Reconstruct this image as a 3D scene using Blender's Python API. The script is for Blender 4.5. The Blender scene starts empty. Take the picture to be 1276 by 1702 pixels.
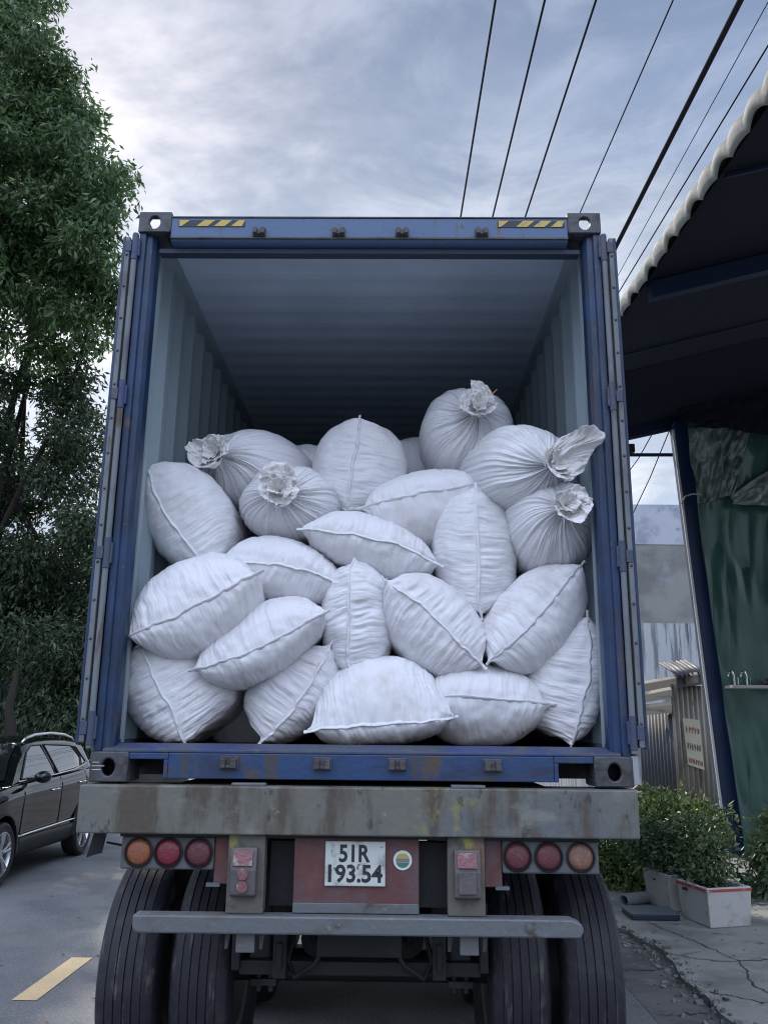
import bpy, math, random
import numpy as np
from mathutils import Vector, Matrix
R = math.radians
S = bpy.context.scene
COL = S.collection
rng = np.random.default_rng(7)
random.seed(7)

# ------------------------------------------------------------------ camera
FPX, PITCH, YAW, ROLL = 1417.5, 0.25017, 0.012814, 0.009877
CAM = np.array([0.14542, -3.98474, 1.68796])
PW, PH = 1276.0, 1702.0
def ray(u, v):
    x3, y2, z3 = (u - PW / 2) / FPX, 1.0, -(v - PH / 2) / FPX
    c, s = math.cos(ROLL), math.sin(ROLL); x, z2 = c * x3 - s * z3, s * x3 + c * z3
    c, s = math.cos(PITCH), math.sin(PITCH); y, z = c * y2 - s * z2, s * y2 + c * z2
    c, s = math.cos(YAW), math.sin(YAW)
    return np.array([c * x - s * y, s * x + c * y, z])
def at(u, v, Y):
    d = ray(u, v); return CAM + d * ((Y - CAM[1]) / d[1])
def gz(u, v, z=0.0):
    d = ray(u, v); return CAM + d * ((z - CAM[2]) / d[2])
def atx(u, v, X):
    d = ray(u, v); return CAM + d * ((X - CAM[0]) / d[0])
cam = bpy.data.cameras.new('Camera'); camo = bpy.data.objects.new('Camera', cam); COL.objects.link(camo)
cam.sensor_width = 36; cam.lens = FPX / PH * 36; cam.clip_end = 2000; cam.clip_start = 0.05
c0 = ray(PW / 2, PH / 2); cx = ray(PW / 2 + 1000, PH / 2) - c0; cx /= np.linalg.norm(cx)
cf = c0 / np.linalg.norm(c0); cu = np.cross(cx, cf)
camo.matrix_world = Matrix(((cx[0], cu[0], -cf[0], CAM[0]), (cx[1], cu[1], -cf[1], CAM[1]), (cx[2], cu[2], -cf[2], CAM[2]), (0, 0, 0, 1)))
S.camera = camo

# ------------------------------------------------------------------ light
SUN_AZ, SUN_EL = R(-21), R(36)          # azimuth from +Y, negative = left
wd = bpy.data.worlds.new('World'); S.world = wd; wd.use_nodes = True
nt = wd.node_tree; N = nt.nodes; LK = nt.links
bg = N['Background']
def wn(t, **k):
    n = N.new(t)
    for a, b in k.items(): setattr(n, a, b)
    return n
sky = wn('ShaderNodeTexSky', sky_type='NISHITA', sun_disc=False, sun_elevation=SUN_EL, sun_rotation=SUN_AZ, dust_density=1.0, ozone_density=1.6)
tc = wn('ShaderNodeTexCoord')
mp = wn('ShaderNodeMapping'); mp.inputs['Scale'].default_value = (1.0, 1.0, 2.2)
LK.new(tc.outputs['Generated'], mp.inputs['Vector'])
no = wn('ShaderNodeTexNoise'); no.inputs['Scale'].default_value = 2.3; no.inputs['Detail'].default_value = 9; no.inputs['Roughness'].default_value = .56; no.inputs['Distortion'].default_value = .35
LK.new(mp.outputs['Vector'], no.inputs['Vector'])
sep = wn('ShaderNodeSeparateXYZ'); LK.new(tc.outputs['Generated'], sep.inputs['Vector'])
def wmath(op, a, b=None, c=None, clamp=False):
    n = wn('ShaderNodeMath', operation=op, use_clamp=clamp)
    for i, x in enumerate((a, b, c)):
        if x is None: continue
        if isinstance(x, (int, float)): n.inputs[i].default_value = x
        else: LK.new(x, n.inputs[i])
    return n.outputs[0]
def wramp(x, lo, hi):
    n = wn('ShaderNodeMapRange', interpolation_type='SMOOTHSTEP'); LK.new(x, n.inputs[0])
    n.inputs[1].default_value = lo; n.inputs[2].default_value = hi
    return n.outputs[0]
no2 = wn('ShaderNodeTexNoise'); no2.inputs['Scale'].default_value = 5.5; no2.inputs['Detail'].default_value = 8; no2.inputs['Roughness'].default_value = .62; no2.inputs['Distortion'].default_value = .6
LK.new(mp.outputs['Vector'], no2.inputs['Vector'])
cover = wramp(no.outputs['Fac'], .36, .62)                    # broken cloud
wisp = wramp(no2.outputs['Fac'], .42, .70)                    # lighter wisps in it
low = wramp(sep.outputs['Z'], .70, .40)                       # denser, brighter cloud towards the horizon
back = wramp(sep.outputs['Y'], .38, -.30)                       # unseen bright cloud bank behind the camera, added as fill light
thick = wmath('ADD', wmath('ADD', wmath('MULTIPLY', cover, .34), .56), wmath('MULTIPLY', low, .12), None, True)
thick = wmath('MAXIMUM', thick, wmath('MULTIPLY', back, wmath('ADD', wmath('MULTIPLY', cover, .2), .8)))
def wmix(f, a, b):
    n = wn('ShaderNodeMix', data_type='RGBA'); LK.new(f, n.inputs[0])
    for i, x in ((6, a), (7, b)):
        if isinstance(x, tuple): n.inputs[i].default_value = (*x, 1)
        else: LK.new(x, n.inputs[i])
    return n.outputs[2]
grey = wmix(wisp, (1.6, 2.1, 3.15), (2.7, 3.2, 4.3))
pale = wmix(wisp, (3.9, 4.5, 5.6), (6.6, 6.9, 7.5))
bank_height = wramp(sep.outputs['Z'], .15, .68)                 # added bank kept dull low down to shade undersides, bright higher up
cloud = wmix(back, wmix(low, grey, pale), wmix(bank_height, (3.8, 4.3, 5.2), (15.2, 17.2, 22.5)))
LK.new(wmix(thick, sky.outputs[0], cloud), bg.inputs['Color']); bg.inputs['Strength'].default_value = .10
sl = bpy.data.lights.new('Sun', 'SUN'); slo = bpy.data.objects.new('Sun', sl); COL.objects.link(slo)
sl.energy = 2.4; sl.angle = R(1.0); sl.color = (1, .93, .82)
slo.rotation_euler = Vector((math.sin(SUN_AZ) * math.cos(SUN_EL), math.cos(SUN_AZ) * math.cos(SUN_EL), math.sin(SUN_EL))).to_track_quat('Z', 'Y').to_euler()
S.view_settings.view_transform = 'Standard'; S.view_settings.look = 'None'
S.view_settings.exposure = 0.55; S.view_settings.gamma = 1.0
S.cycles.max_bounces = 12; S.cycles.diffuse_bounces = 8; S.cycles.filter_width = 1.1; S.cycles.use_denoising = True

# ------------------------------------------------------------------ materials
def pm(name, base, rough=.6, metal=0.0, var=(), bump=None, spec=.5, coat=0.0, island=0.0, transl=0.0, uv=False, coat_ior=1.5):
    """Principled material. var: (colour, scale(xyz or number), low, high, detail) layers mixed by noise."""
    m = bpy.data.materials.new(name); m.use_nodes = True
    t = m.node_tree; n = t.nodes; L = t.links; b = n['Principled BSDF']
    b.inputs['Roughness'].default_value = rough; b.inputs['Metallic'].default_value = metal
    b.inputs['Specular IOR Level'].default_value = spec; b.inputs['Coat Weight'].default_value = coat
    b.inputs['Coat Roughness'].default_value = .03; b.inputs['Coat IOR'].default_value = coat_ior
    co = n.new('ShaderNodeTexCoord'); src = co.outputs['UV' if uv else 'Object']
    def noise(sc, det=6, rgh=.6, dist=0.0):
        mpn = n.new('ShaderNodeMapping'); L.new(src, mpn.inputs[0])
        mpn.inputs['Scale'].default_value = sc if isinstance(sc, tuple) else (sc, sc, sc)
        q = n.new('ShaderNodeTexNoise'); L.new(mpn.outputs[0], q.inputs['Vector'])
        q.inputs['Scale'].default_value = 1; q.inputs['Detail'].default_value = det; q.inputs['Roughness'].default_value = rgh; q.inputs['Distortion'].default_value = dist
        return q.outputs['Fac']
    def ramp(x, lo, hi):
        q = n.new('ShaderNodeMapRange'); q.interpolation_type = 'SMOOTHSTEP'; L.new(x, q.inputs[0]); q.inputs[1].default_value = lo; q.inputs[2].default_value = hi
        return q.outputs[0]
    cur = n.new('ShaderNodeRGB'); cur.outputs[0].default_value = (*base, 1); out = cur.outputs[0]
    for v in var:
        colr, sc, lo, hi = v[:4]
        f = ramp(noise(sc, v[4] if len(v) > 4 else 6), lo, hi)
        if len(v) > 6:                                  # the layer breaks up into patches
            mu = n.new('ShaderNodeMath'); mu.operation = 'MULTIPLY'; L.new(f, mu.inputs[0]); L.new(ramp(noise(v[6][0], 2), *v[6][1:]), mu.inputs[1]); f = mu.outputs[0]
        if len(v) > 5:                                  # (axis, lo, hi): the layer stays within a band of the object
            for ax, l0, l1 in v[5]:
                sp = n.new('ShaderNodeSeparateXYZ'); L.new(src, sp.inputs[0])
                r0 = ramp(sp.outputs[ax], l0, l1)
                mu = n.new('ShaderNodeMath'); mu.operation = 'MULTIPLY'; L.new(f, mu.inputs[0]); L.new(r0, mu.inputs[1]); f = mu.outputs[0]
        q = n.new('ShaderNodeMix'); q.data_type = 'RGBA'; L.new(f, q.inputs[0]); L.new(out, q.inputs[6]); q.inputs[7].default_value = (*colr, 1); out = q.outputs[2]
    if island:
        ge = n.new('ShaderNodeNewGeometry'); hv = n.new('ShaderNodeHueSaturation'); L.new(out, hv.inputs['Color'])
        a = n.new('ShaderNodeMapRange'); L.new(ge.outputs['Random Per Island'], a.inputs[0]); a.inputs[3].default_value = 1 - island; a.inputs[4].default_value = 1 + island; L.new(a.outputs[0], hv.inputs['Value'])
        a2 = n.new('ShaderNodeMapRange'); L.new(ge.outputs['Random Per Island'], a2.inputs[0]); a2.inputs[3].default_value = .53; a2.inputs[4].default_value = .47; L.new(a2.outputs[0], hv.inputs['Hue'])
        out = hv.outputs[0]
    L.new(out, b.inputs['Base Color'])
    if bump:
        prev = None
        for sc, st in bump:
            bn = n.new('ShaderNodeBump'); L.new(noise(sc, 5, .6), bn.inputs['Height']); bn.inputs['Strength'].default_value = st; bn.inputs['Distance'].default_value = .01
            if prev: L.new(prev, bn.inputs['Normal'])
            prev = bn.outputs[0]
        L.new(prev, b.inputs['Normal'])
    if transl:
        tr = n.new('ShaderNodeBsdfTranslucent'); L.new(out, tr.inputs['Color'])
        ms = n.new('ShaderNodeMixShader'); ms.inputs[0].default_value = transl
        L.new(b.outputs[0], ms.inputs[1]); L.new(tr.outputs[0], ms.inputs[2]); L.new(ms.outputs[0], n['Material Output'].inputs['Surface'])
    return m
M = {}
RUST = (.09, .05, .035)
M['sack'] = pm('woven_sack', (.71, .71, .73), .45, var=[((.63, .63, .65), 2.2, .45, .75), ((.54, .50, .47), (4, 4, 4), .52, .80, 8), ((.60, .58, .58), (70, 70, 70), .52, .66, 4, (), (3.2, .56, .66)), ((.70, .63, .60), (2.4, 2.4, 2.4), .62, .8)],
               bump=[((90, 9, 1), .38), ((260, 260, 1), .12), ((26, 18, 1), .32)], spec=.35, uv=True)
M['hem'] = pm('sack_hem', (.72, .72, .74), .55, var=[((.55, .53, .50), 20, .55, .8)], bump=[(120, .4)], spec=.3)
M['mouth'] = pm('sack_mouth', (.73, .72, .71), .5, var=[((.60, .57, .52), 12, .55, .8), ((.46, .43, .38), 40, .66, .8)], bump=[(60, .5), (160, .3)], spec=.35)
M['string'] = pm('tie_string', (.55, .50, .42), .8)
M['orange_string'] = pm('orange_string', (.62, .22, .10), .7)
M['blue'] = pm('container_blue', (.007, .024, .058), .42, var=[((.085, .052, .038), (10, 10, .7), .60, .70), ((.14, .16, .20), (45, 45, 16), .67, .73), ((.012, .04, .115), 3, .4, .7), (RUST, (7, 7, 5), .62, .74), ((.055, .08, .13), (14, 14, 2), .55, .8)], bump=[(40, .12)])
M['blue_head'] = pm('faded_container_blue', (.07, .125, .235), .45, var=[((.10, .075, .06), (12, 12, 2), .60, .70), ((.16, .20, .27), (40, 40, 40), .66, .73), ((.07, .125, .23), (2, 2, 9), .45, .7), ((.06, .065, .075), (9, 9, 12), .6, .74), (RUST, (9, 9, 9), .68, .76)], bump=[(40, .15)])
M['blue_sill'] = pm('container_sill_blue', (.016, .050, .135), .5, var=[((.05, .05, .055), (6, 6, 1), .52, .64), ((.02, .035, .08), (4, 4, 9), .48, .66), ((.075, .055, .045), (5, 5, 3), .55, .68), ((.16, .21, .30), (40, 40, 40), .70, .76), ((.045, .05, .06), (3, 3, 12), .56, .7)], bump=[(30, .25)])
M['blue_worn'] = pm('worn_blue_steel', (.05, .065, .10), .55, var=[((.03, .05, .14), 4, .45, .65), ((.11, .085, .07), (16, 16, 8), .55, .72)], bump=[(30, .3)])
M['steel_grey'] = pm('grimy_steel', (.085, .082, .085), .6, .3, var=[((.05, .042, .038), 9, .45, .7), ((.14, .14, .15), (30, 30, 6), .6, .78)], bump=[(35, .35)])
M['casting'] = pm('corner_casting', (.075, .078, .088), .55, .2, var=[((.04, .034, .03), 11, .45, .68), ((.13, .13, .14), 26, .62, .75)], bump=[(30, .4)])
M['inner'] = pm('container_lining', (.285, .35, .385), .5, var=[((.24, .30, .33), (2, 1.5, .6), .45, .7), ((.22, .20, .18), (9, 9, 4), .66, .8)], bump=[(25, .08)])
M['inner_roof'] = pm('container_roof_lining', (.54, .62, .72), .5, var=[((.46, .54, .63), (1.2, 1.2, 1.2), .45, .7)])
M['gasket'] = pm('door_gasket', (.15, .17, .185), .6, var=[((.08, .085, .09), (8, 8, 3), .45, .7), ((.09, .06, .045), (14, 14, 2), .60, .70)])
M['gasket_dark'] = pm('header_gasket', (.022, .035, .065), .6)
M['black'] = pm('black_rubber', (.012, .012, .014), .6)
M['floor'] = pm('plywood_floor', (.10, .075, .055), .8, var=[((.05, .04, .035), (3, 20, 3), .4, .7)])
M['yellow'] = pm('hazard_yellow', (.55, .40, .10), .6, var=[((.30, .22, .10), 25, .5, .75)])
M['hazblack'] = pm('hazard_black', (.035, .036, .05), .6)
M['beam'] = pm('rear_beam_paint', (.145, .145, .122), .62, .15, var=[((.115, .128, .135), (1.3, 1, 2), .48, .66), ((.15, .125, .105), (2.2, 1, 1.2), .52, .68), ((.085, .07, .055), (6, 6, 1.3), .47, .62), ((.06, .055, .05), (22, 22, 9), .60, .70), ((.20, .205, .18), (3, 3, 5), .55, .72), ((.25, .24, .18), (14, 14, 16), .66, .74), ((.24, .215, .075), (16, 16, 12), .48, .70, 8, ((0, .12, .38), (0, .62, .42))), ((.05, .045, .045), (26, 26, 4), .66, .78)], bump=[(30, .3)])
M['post'] = pm('bracket_paint', (.125, .12, .10), .65, .1, var=[((.28, .25, .06), (12, 12, 7), .52, .66, 6, ((2, 1.1, 1.2),)), ((.20, .08, .07), (11, 11, 5), .58, .68), ((.07, .065, .06), 15, .5, .72)], bump=[(30, .35)])
M['bar'] = pm('underrun_bar_paint', (.135, .147, .155), .55, .25, var=[((.12, .11, .10), (5, 5, 9), .52, .7), ((.22, .23, .24), (30, 30, 30), .60, .72), ((.075, .06, .05), (9, 9, 9), .60, .72)], bump=[(30, .3)])
M['red'] = pm('faded_red_paint', (.115, .040, .038), .65, var=[((.105, .075, .08), 5, .42, .66), ((.155, .055, .038), (7, 7, 4), .58, .7), ((.06, .05, .05), (14, 14, 6), .58, .75)], bump=[(30, .3)])
M['lampbox'] = pm('lamp_bracket', (.10, .105, .11), .6, var=[((.06, .055, .05), 12, .5, .75)], bump=[(30, .3)])
M['amber'] = pm('amber_lens', (.26, .085, .03), .4, var=[((.36, .15, .07), 60, .55, .7), ((.26, .08, .06), 20, .5, .7)], bump=[(90, .5)], coat=.3)
M['amberdull'] = pm('dusty_amber_lens', (.21, .105, .075), .5, var=[((.27, .16, .11), 50, .5, .7), ((.28, .13, .09), 10, .5, .7)], bump=[(90, .4)])
M['redlens'] = pm('red_lens', (.17, .018, .03), .4, var=[((.26, .03, .05), 60, .5, .7)], bump=[(90, .5)], coat=.3)
M['redlens2'] = pm('dusty_red_lens', (.12, .032, .042), .45, var=[((.17, .06, .055), 30, .5, .75)], bump=[(90, .4)])
M['lampgrey'] = pm('lamp_housing', (.105, .095, .095), .6, var=[((.07, .06, .06), 15, .5, .7)], bump=[(40, .4)])
M['lamppink'] = pm('cracked_lens', (.20, .085, .09), .4, var=[((.27, .24, .23), 22, .5, .62), ((.25, .05, .06), 30, .58, .7)], bump=[(60, .6)])
M['plate'] = pm('plate_white', (.52, .56, .53), .55, var=[((.30, .29, .27), (11, 11, 11), .50, .68), ((.05, .045, .05), (24, 24, 24), .61, .67, 7)])
M['ink'] = pm('plate_black', (.02, .022, .025), .5, var=[((.25, .25, .24), 55, .64, .74)])
M['white'] = pm('white_paint', (.62, .64, .62), .5)
M['green'] = pm('green_print', (.05, .17, .14), .5)
M['ylw'] = pm('yellow_print', (.40, .36, .08), .5)
M['chassis'] = pm('chassis_black', (.010, .011, .013), .65, var=[((.022, .02, .018), 9, .55, .75)], bump=[(30, .3)])
M['tyre'] = pm('tyre_rubber', (.012, .012, .019), .6, var=[((.030, .029, .030), (9, 9, 9), .52, .72), ((.085, .080, .074), (30, 5, 5), .58, .72), ((.16, .15, .14), (60, 60, 60), .76, .80)], bump=[(70, .2)])
M['tyreside'] = pm('tyre_side', (.030, .030, .033), .7, bump=[(50, .2)])
M['rim'] = pm('steel_rim', (.16, .16, .16), .5, .6)
M['road'] = pm('asphalt', (.165, .17, .175), .8, var=[((.115, .12, .125), 1.3, .42, .64), ((.27, .27, .275), (55, 55, 55), .54, .66, 4), ((.07, .07, .073), (70, 70, 70), .56, .66, 4), ((.19, .185, .175), (.5, .5, .5), .5, .7)], bump=[(90, .5), (9, .2)])
M['roadpaint'] = pm('yellow_road_paint', (.74, .54, .29), .7, var=[((.66, .50, .30), 4, .4, .7), ((.15, .145, .14), 45, .59, .70, 5)], bump=[(80, .4)])
M['concrete'] = pm('concrete_slab', (.30, .305, .28), .85, var=[((.19, .195, .185), 1.6, .42, .66), ((.38, .375, .34), (3, 3, 3), .55, .75), ((.09, .09, .086), (5, 5, 5), .58, .74), ((.35, .35, .32), (45, 45, 45), .66, .75, 4)], bump=[(40, .35), (6, .35)])
M['concrete2'] = pm('damp_concrete', (.15, .152, .148), .8, var=[((.085, .088, .09), 1.3, .4, .62), ((.21, .21, .20), (7, 7, 7), .56, .72), ((.045, .045, .045), (14, 14, 14), .62, .72)], bump=[(40, .4), (6, .5)])
M['rubble'] = pm('rubble', (.20, .20, .19), .9, island=.5, bump=[(40, .4)])
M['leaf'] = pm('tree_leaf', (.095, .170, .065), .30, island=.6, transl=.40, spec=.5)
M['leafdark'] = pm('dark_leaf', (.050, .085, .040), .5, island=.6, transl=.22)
M['leafbush'] = pm('bush_leaf', (.13, .20, .065), .45, island=.6, transl=.3)
M['leafpot'] = pm('pot_leaf', (.075, .125, .055), .45, island=.55, transl=.22)
M['bark'] = pm('bark', (.030, .025, .021), .9, var=[((.016, .014, .012), (10, 10, 2), .45, .65)], bump=[((20, 20, 5), .8)])
M['carpaint'] = pm('car_paint', (.004, .005, .0055), .4, 0.0, coat=1.0, coat_ior=1.6, spec=0.0)
M['glass'] = pm('car_glass', (.010, .012, .014), .03, spec=1.0, coat=1.0, coat_ior=1.8)
M['chrome'] = pm('bright_trim', (.62, .63, .64), .16, 1.0)
M['alloy'] = pm('alloy_wheel', (.55, .56, .58), .3, .85)
M['cladding'] = pm('black_cladding', (.016, .017, .018), .55)
M['wire'] = pm('cable_black', (.010, .010, .014), .9, spec=.2)
M['rooftile'] = pm('roof_sheet', (.22, .22, .19), .75, var=[((.15, .15, .13), (4, 9, 4), .45, .66), ((.12, .12, .105), (20, 20, 20), .6, .76)], bump=[(30, .3)])
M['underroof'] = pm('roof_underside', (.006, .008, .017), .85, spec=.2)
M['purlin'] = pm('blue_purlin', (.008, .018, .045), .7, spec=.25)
M['bluepost'] = pm('blue_post', (.008, .026, .095), .5, var=[((.012, .02, .05), (3, 3, 1), .45, .65)])
M['tarp'] = pm('green_tarp', (.036, .095, .080), .20, var=[((.06, .13, .112), (1.2, 1.2, .5), .45, .7), ((.02, .05, .045), (2, 2, .7), .52, .75)], bump=[((5, 5, 2), .5), ((14, 14, 9), .35)], transl=.10)
M['plastic'] = pm('sunlit_tarp_grey', (.27, .32, .29), .18, var=[((.10, .15, .13), (3, 3, 1), .45, .65)], transl=.25, bump=[((8, 8, 3), .5)])  # pale grey puts the sun on the tarp's top into the colour
M['bld'] = pm('render_grey', (.24, .25, .235), .85, var=[((.15, .155, .15), (.8, .8, .8), .42, .65), ((.25, .26, .27), (2.5, 2.5, 1.8), .55, .7), ((.075, .08, .085), (7, 7, .35), .58, .66, 4, ((2, 3.9, 3.0),))], bump=[(12, .3)])
M['bldtop'] = pm('render_pale', (.42, .44, .50), .85, var=[((.26, .29, .35), (1.6, 1.6, 1.6), .45, .66), ((.18, .19, .2), (4, 4, 4), .62, .72)], bump=[(12, .3)])
M['bldlow'] = pm('render_streaked', (.40, .42, .44), .85, var=[((.17, .18, .19), (6, 6, .5), .46, .6), ((.07, .075, .08), (9, 9, .3), .58, .66)], bump=[(12, .3)])
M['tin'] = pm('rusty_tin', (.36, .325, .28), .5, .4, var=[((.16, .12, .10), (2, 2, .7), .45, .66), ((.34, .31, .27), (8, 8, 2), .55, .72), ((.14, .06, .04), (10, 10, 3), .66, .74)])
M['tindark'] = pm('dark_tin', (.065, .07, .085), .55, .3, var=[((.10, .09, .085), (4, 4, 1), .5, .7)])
M['board'] = pm('weathered_boards', (.46, .41, .33), .8, var=[((.28, .24, .19), (2, 2, 14), .5, .7)])
M['sign'] = pm('sign_board', (.62, .57, .44), .7, var=[((.45, .40, .30), 14, .55, .75)])
M['signred'] = pm('sign_red', (.36, .13, .09), .7)
M['signdark'] = pm('sign_dark', (.20, .18, .16), .7)
M['foam'] = pm('foam_box', (.50, .50, .49), .75, var=[((.34, .33, .31), (6, 6, 9), .52, .72), ((.16, .15, .13), (16, 16, 10), .64, .74)], bump=[(60, .25)])
M['redtape'] = pm('red_tape', (.42, .06, .06), .5, var=[((.5, .35, .33), 14, .55, .65)])
M['soil'] = pm('soil', (.04, .032, .025), .95, bump=[(40, .8)])
M['pipe'] = pm('grey_pipe', (.22, .24, .25), .5, var=[((.14, .14, .14), 6, .5, .7)])
M['bluebox'] = pm('blue_plastic', (.012, .025, .055), .5)
M['greyplastic'] = pm('grey_plastic', (.13, .16, .17), .5)
M['wallgreen'] = pm('green_wall_paint', (.05, .16, .14), .8, var=[((.04, .11, .10), 2, .45, .7)])
M['wallold'] = pm('old_wall', (.09, .095, .09), .9, var=[((.05, .055, .05), 1.2, .4, .65), ((.14, .14, .13), 5, .55, .72)], bump=[(12, .4)])
M['shelf'] = pm('shelf_board', (.42, .40, .36), .7)
M['plankrust'] = pm('rusty_plank', (.16, .09, .06), .8)

# ------------------------------------------------------------------ mesh helpers
ROOT = {}
class MB:
    def __init__(s): s.v = []; s.f = []
    def add(s, vs, fs):
        o = len(s.v); s.v.extend([tuple(map(float, p)) for p in vs]); s.f.extend([tuple(i + o for i in f) for f in fs]); return s
    def box(s, x0, x1, y0, y1, z0, z1):
        return s.add([(x0, y0, z0), (x1, y0, z0), (x1, y1, z0), (x0, y1, z0), (x0, y0, z1), (x1, y0, z1), (x1, y1, z1), (x0, y1, z1)],
                     [(3, 2, 1, 0), (4, 5, 6, 7), (0, 1, 5, 4), (1, 2, 6, 5), (2, 3, 7, 6), (3, 0, 4, 7)])
    def prism(s, poly, d):
        """closed polygon (3-D points) pushed along vector d"""
        n = len(poly); poly = [np.asarray(p, float) for p in poly]; d = np.asarray(d, float)
        vs = poly + [p + d for p in poly]
        return s.add(vs, [tuple(range(n))[::-1], tuple(range(n, 2 * n))] + [(i, (i + 1) % n, n + (i + 1) % n, n + i) for i in range(n)])
    def tube(s, pts, r, k=10, cap=True):
        pts = [np.asarray(p, float) for p in pts]; rr = r if hasattr(r, '__len__') else [r] * len(pts)
        vs = []; up = None
        for i, p in enumerate(pts):
            t = pts[min(i + 1, len(pts) - 1)] - pts[max(i - 1, 0)]; t /= np.linalg.norm(t) + 1e-12
            if up is None: up = np.array([0, 0, 1.]) if abs(t[2]) < .9 else np.array([1., 0, 0])
            a = np.cross(t, up); a /= np.linalg.norm(a) + 1e-12; b = np.cross(t, a); up = -b
            up = np.cross(a, t)
            for j in range(k):
                q = 2 * math.pi * j / k; vs.append(p + rr[i] * (math.cos(q) * a + math.sin(q) * up))
        fs = [(i * k + j, i * k + (j + 1) % k, (i + 1) * k + (j + 1) % k, (i + 1) * k + j) for i in range(len(pts) - 1) for j in range(k)]
        if cap: fs += [tuple(range(k))[::-1], tuple((len(pts) - 1) * k + j for j in range(k))]
        return s.add(vs, fs)
    def lathe(s, c, axis, prof, k=48, closed=True):
        """prof: (radius, offset along axis)"""
        c = np.asarray(c, float); a = np.asarray(axis, float); a /= np.linalg.norm(a)
        u = np.cross(a, [0, 0, 1.]) if abs(a[2]) < .9 else np.cross(a, [1., 0, 0]); u /= np.linalg.norm(u); w = np.cross(a, u)
        vs = [c + a * h + r * (math.cos(2 * math.pi * j / k) * u + math.sin(2 * math.pi * j / k) * w) for r, h in prof for j in range(k)]
        n = len(prof); m = n if closed else n - 1
        fs = [(i * k + j, i * k + (j + 1) % k, ((i + 1) % n) * k + (j + 1) % k, ((i + 1) % n) * k + j) for i in range(m) for j in range(k)]
        return s.add(vs, fs)
    def disc(s, c, axis, r, h=.01, k=32):
        s.lathe(c, axis, [(r, 0), (r * .97, h)], k, False); o = len(s.v)
        s.f.append(tuple(range(o - k, o))); s.f.append(tuple(range(o - 2 * k, o - k))[::-1]); return s
    def grid(s, P, wrap=False):
        P = np.asarray(P, float); a, b = P.shape[:2]; o = len(s.v)
        s.v.extend(map(tuple, P.reshape(-1, 3).tolist())); bb = b if wrap else b - 1
        s.f.extend([(o + i * b + j, o + i * b + (j + 1) % b, o + (i + 1) * b + (j + 1) % b, o + (i + 1) * b + j) for i in range(a - 1) for j in range(bb)]); return s
    def build(s, name, mat, parent=None, smooth=None, bevel=0, solid=0, fix=True):
        loc = np.array(ROOT.get(parent.name, (0, 0, 0))) if parent else np.zeros(3)
        if parent is None and s.v:
            vv = np.array(s.v); loc = np.array([(vv[:, 0].min() + vv[:, 0].max()) / 2, (vv[:, 1].min() + vv[:, 1].max()) / 2, vv[:, 2].min()])
        me = bpy.data.meshes.new(name); me.from_pydata([tuple(np.asarray(p) - loc) for p in s.v], [], s.f); me.update()
        if fix:
            import bmesh
            b = bmesh.new(); b.from_mesh(me); bmesh.ops.recalc_face_normals(b, faces=b.faces); b.to_mesh(me); b.free()
        o = bpy.data.objects.new(name, me); COL.objects.link(o); me.materials.append(mat)
        if parent: o.parent = parent
        else: o.location = loc
        ROOT[o.name] = tuple(loc)
        if bevel:
            bm_ = o.modifiers.new('bevel', 'BEVEL'); bm_.width = bevel; bm_.segments = 2; bm_.limit_method = 'ANGLE'; bm_.angle_limit = R(35)
        if solid:
            so = o.modifiers.new('solid', 'SOLIDIFY'); so.thickness = solid; so.offset = 0
        if smooth is True: me.polygons.foreach_set('use_smooth', [True] * len(me.polygons))
        elif smooth: me.polygons.foreach_set('use_smooth', [True] * len(me.polygons)); me.set_sharp_from_angle(angle=R(smooth))
        return o
def thing(name, label, cat, loc, group=None):
    o = bpy.data.objects.new(name, None); COL.objects.link(o); o.location = [float(x) for x in loc]; o.empty_display_size = .2
    ROOT[o.name] = tuple(float(x) for x in loc); return tag(o, label, cat, group)
def tag(o, label, cat, group=None):
    o['label'] = label; o['category'] = cat
    if group: o['group'] = group
    return o
def struct(o, kind='structure'): o['kind'] = kind; return o
_perm = np.random.default_rng(3).random((64, 256, 256))
def vn(x, y, seed=0):
    """smooth value noise, -1..1"""
    t = _perm[seed % 64]; x = np.asarray(x, float); y = np.asarray(y, float) + np.zeros_like(x); x = x + np.zeros_like(y)
    xi = np.floor(x).astype(int); yi = np.floor(y).astype(int); fx = x - xi; fy = y - yi
    fx = fx * fx * (3 - 2 * fx); fy = fy * fy * (3 - 2 * fy)
    g = lambda a, b: t[a % 256, b % 256]
    return 2 * ((g(xi, yi) * (1 - fx) + g(xi + 1, yi) * fx) * (1 - fy) + (g(xi, yi + 1) * (1 - fx) + g(xi + 1, yi + 1) * fx) * fy) - 1
def nrm(v): v = np.asarray(v, float); return v / (np.linalg.norm(v) + 1e-12)
def grid_normals(P, wrapj=False):
    di = np.gradient(P, axis=0)
    dj = (np.roll(P, -1, 1) - np.roll(P, 1, 1)) / 2 if wrapj else np.gradient(P, axis=1)
    n = np.cross(di, dj); return n / (np.linalg.norm(n, axis=2, keepdims=True) + 1e-12)
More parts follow.
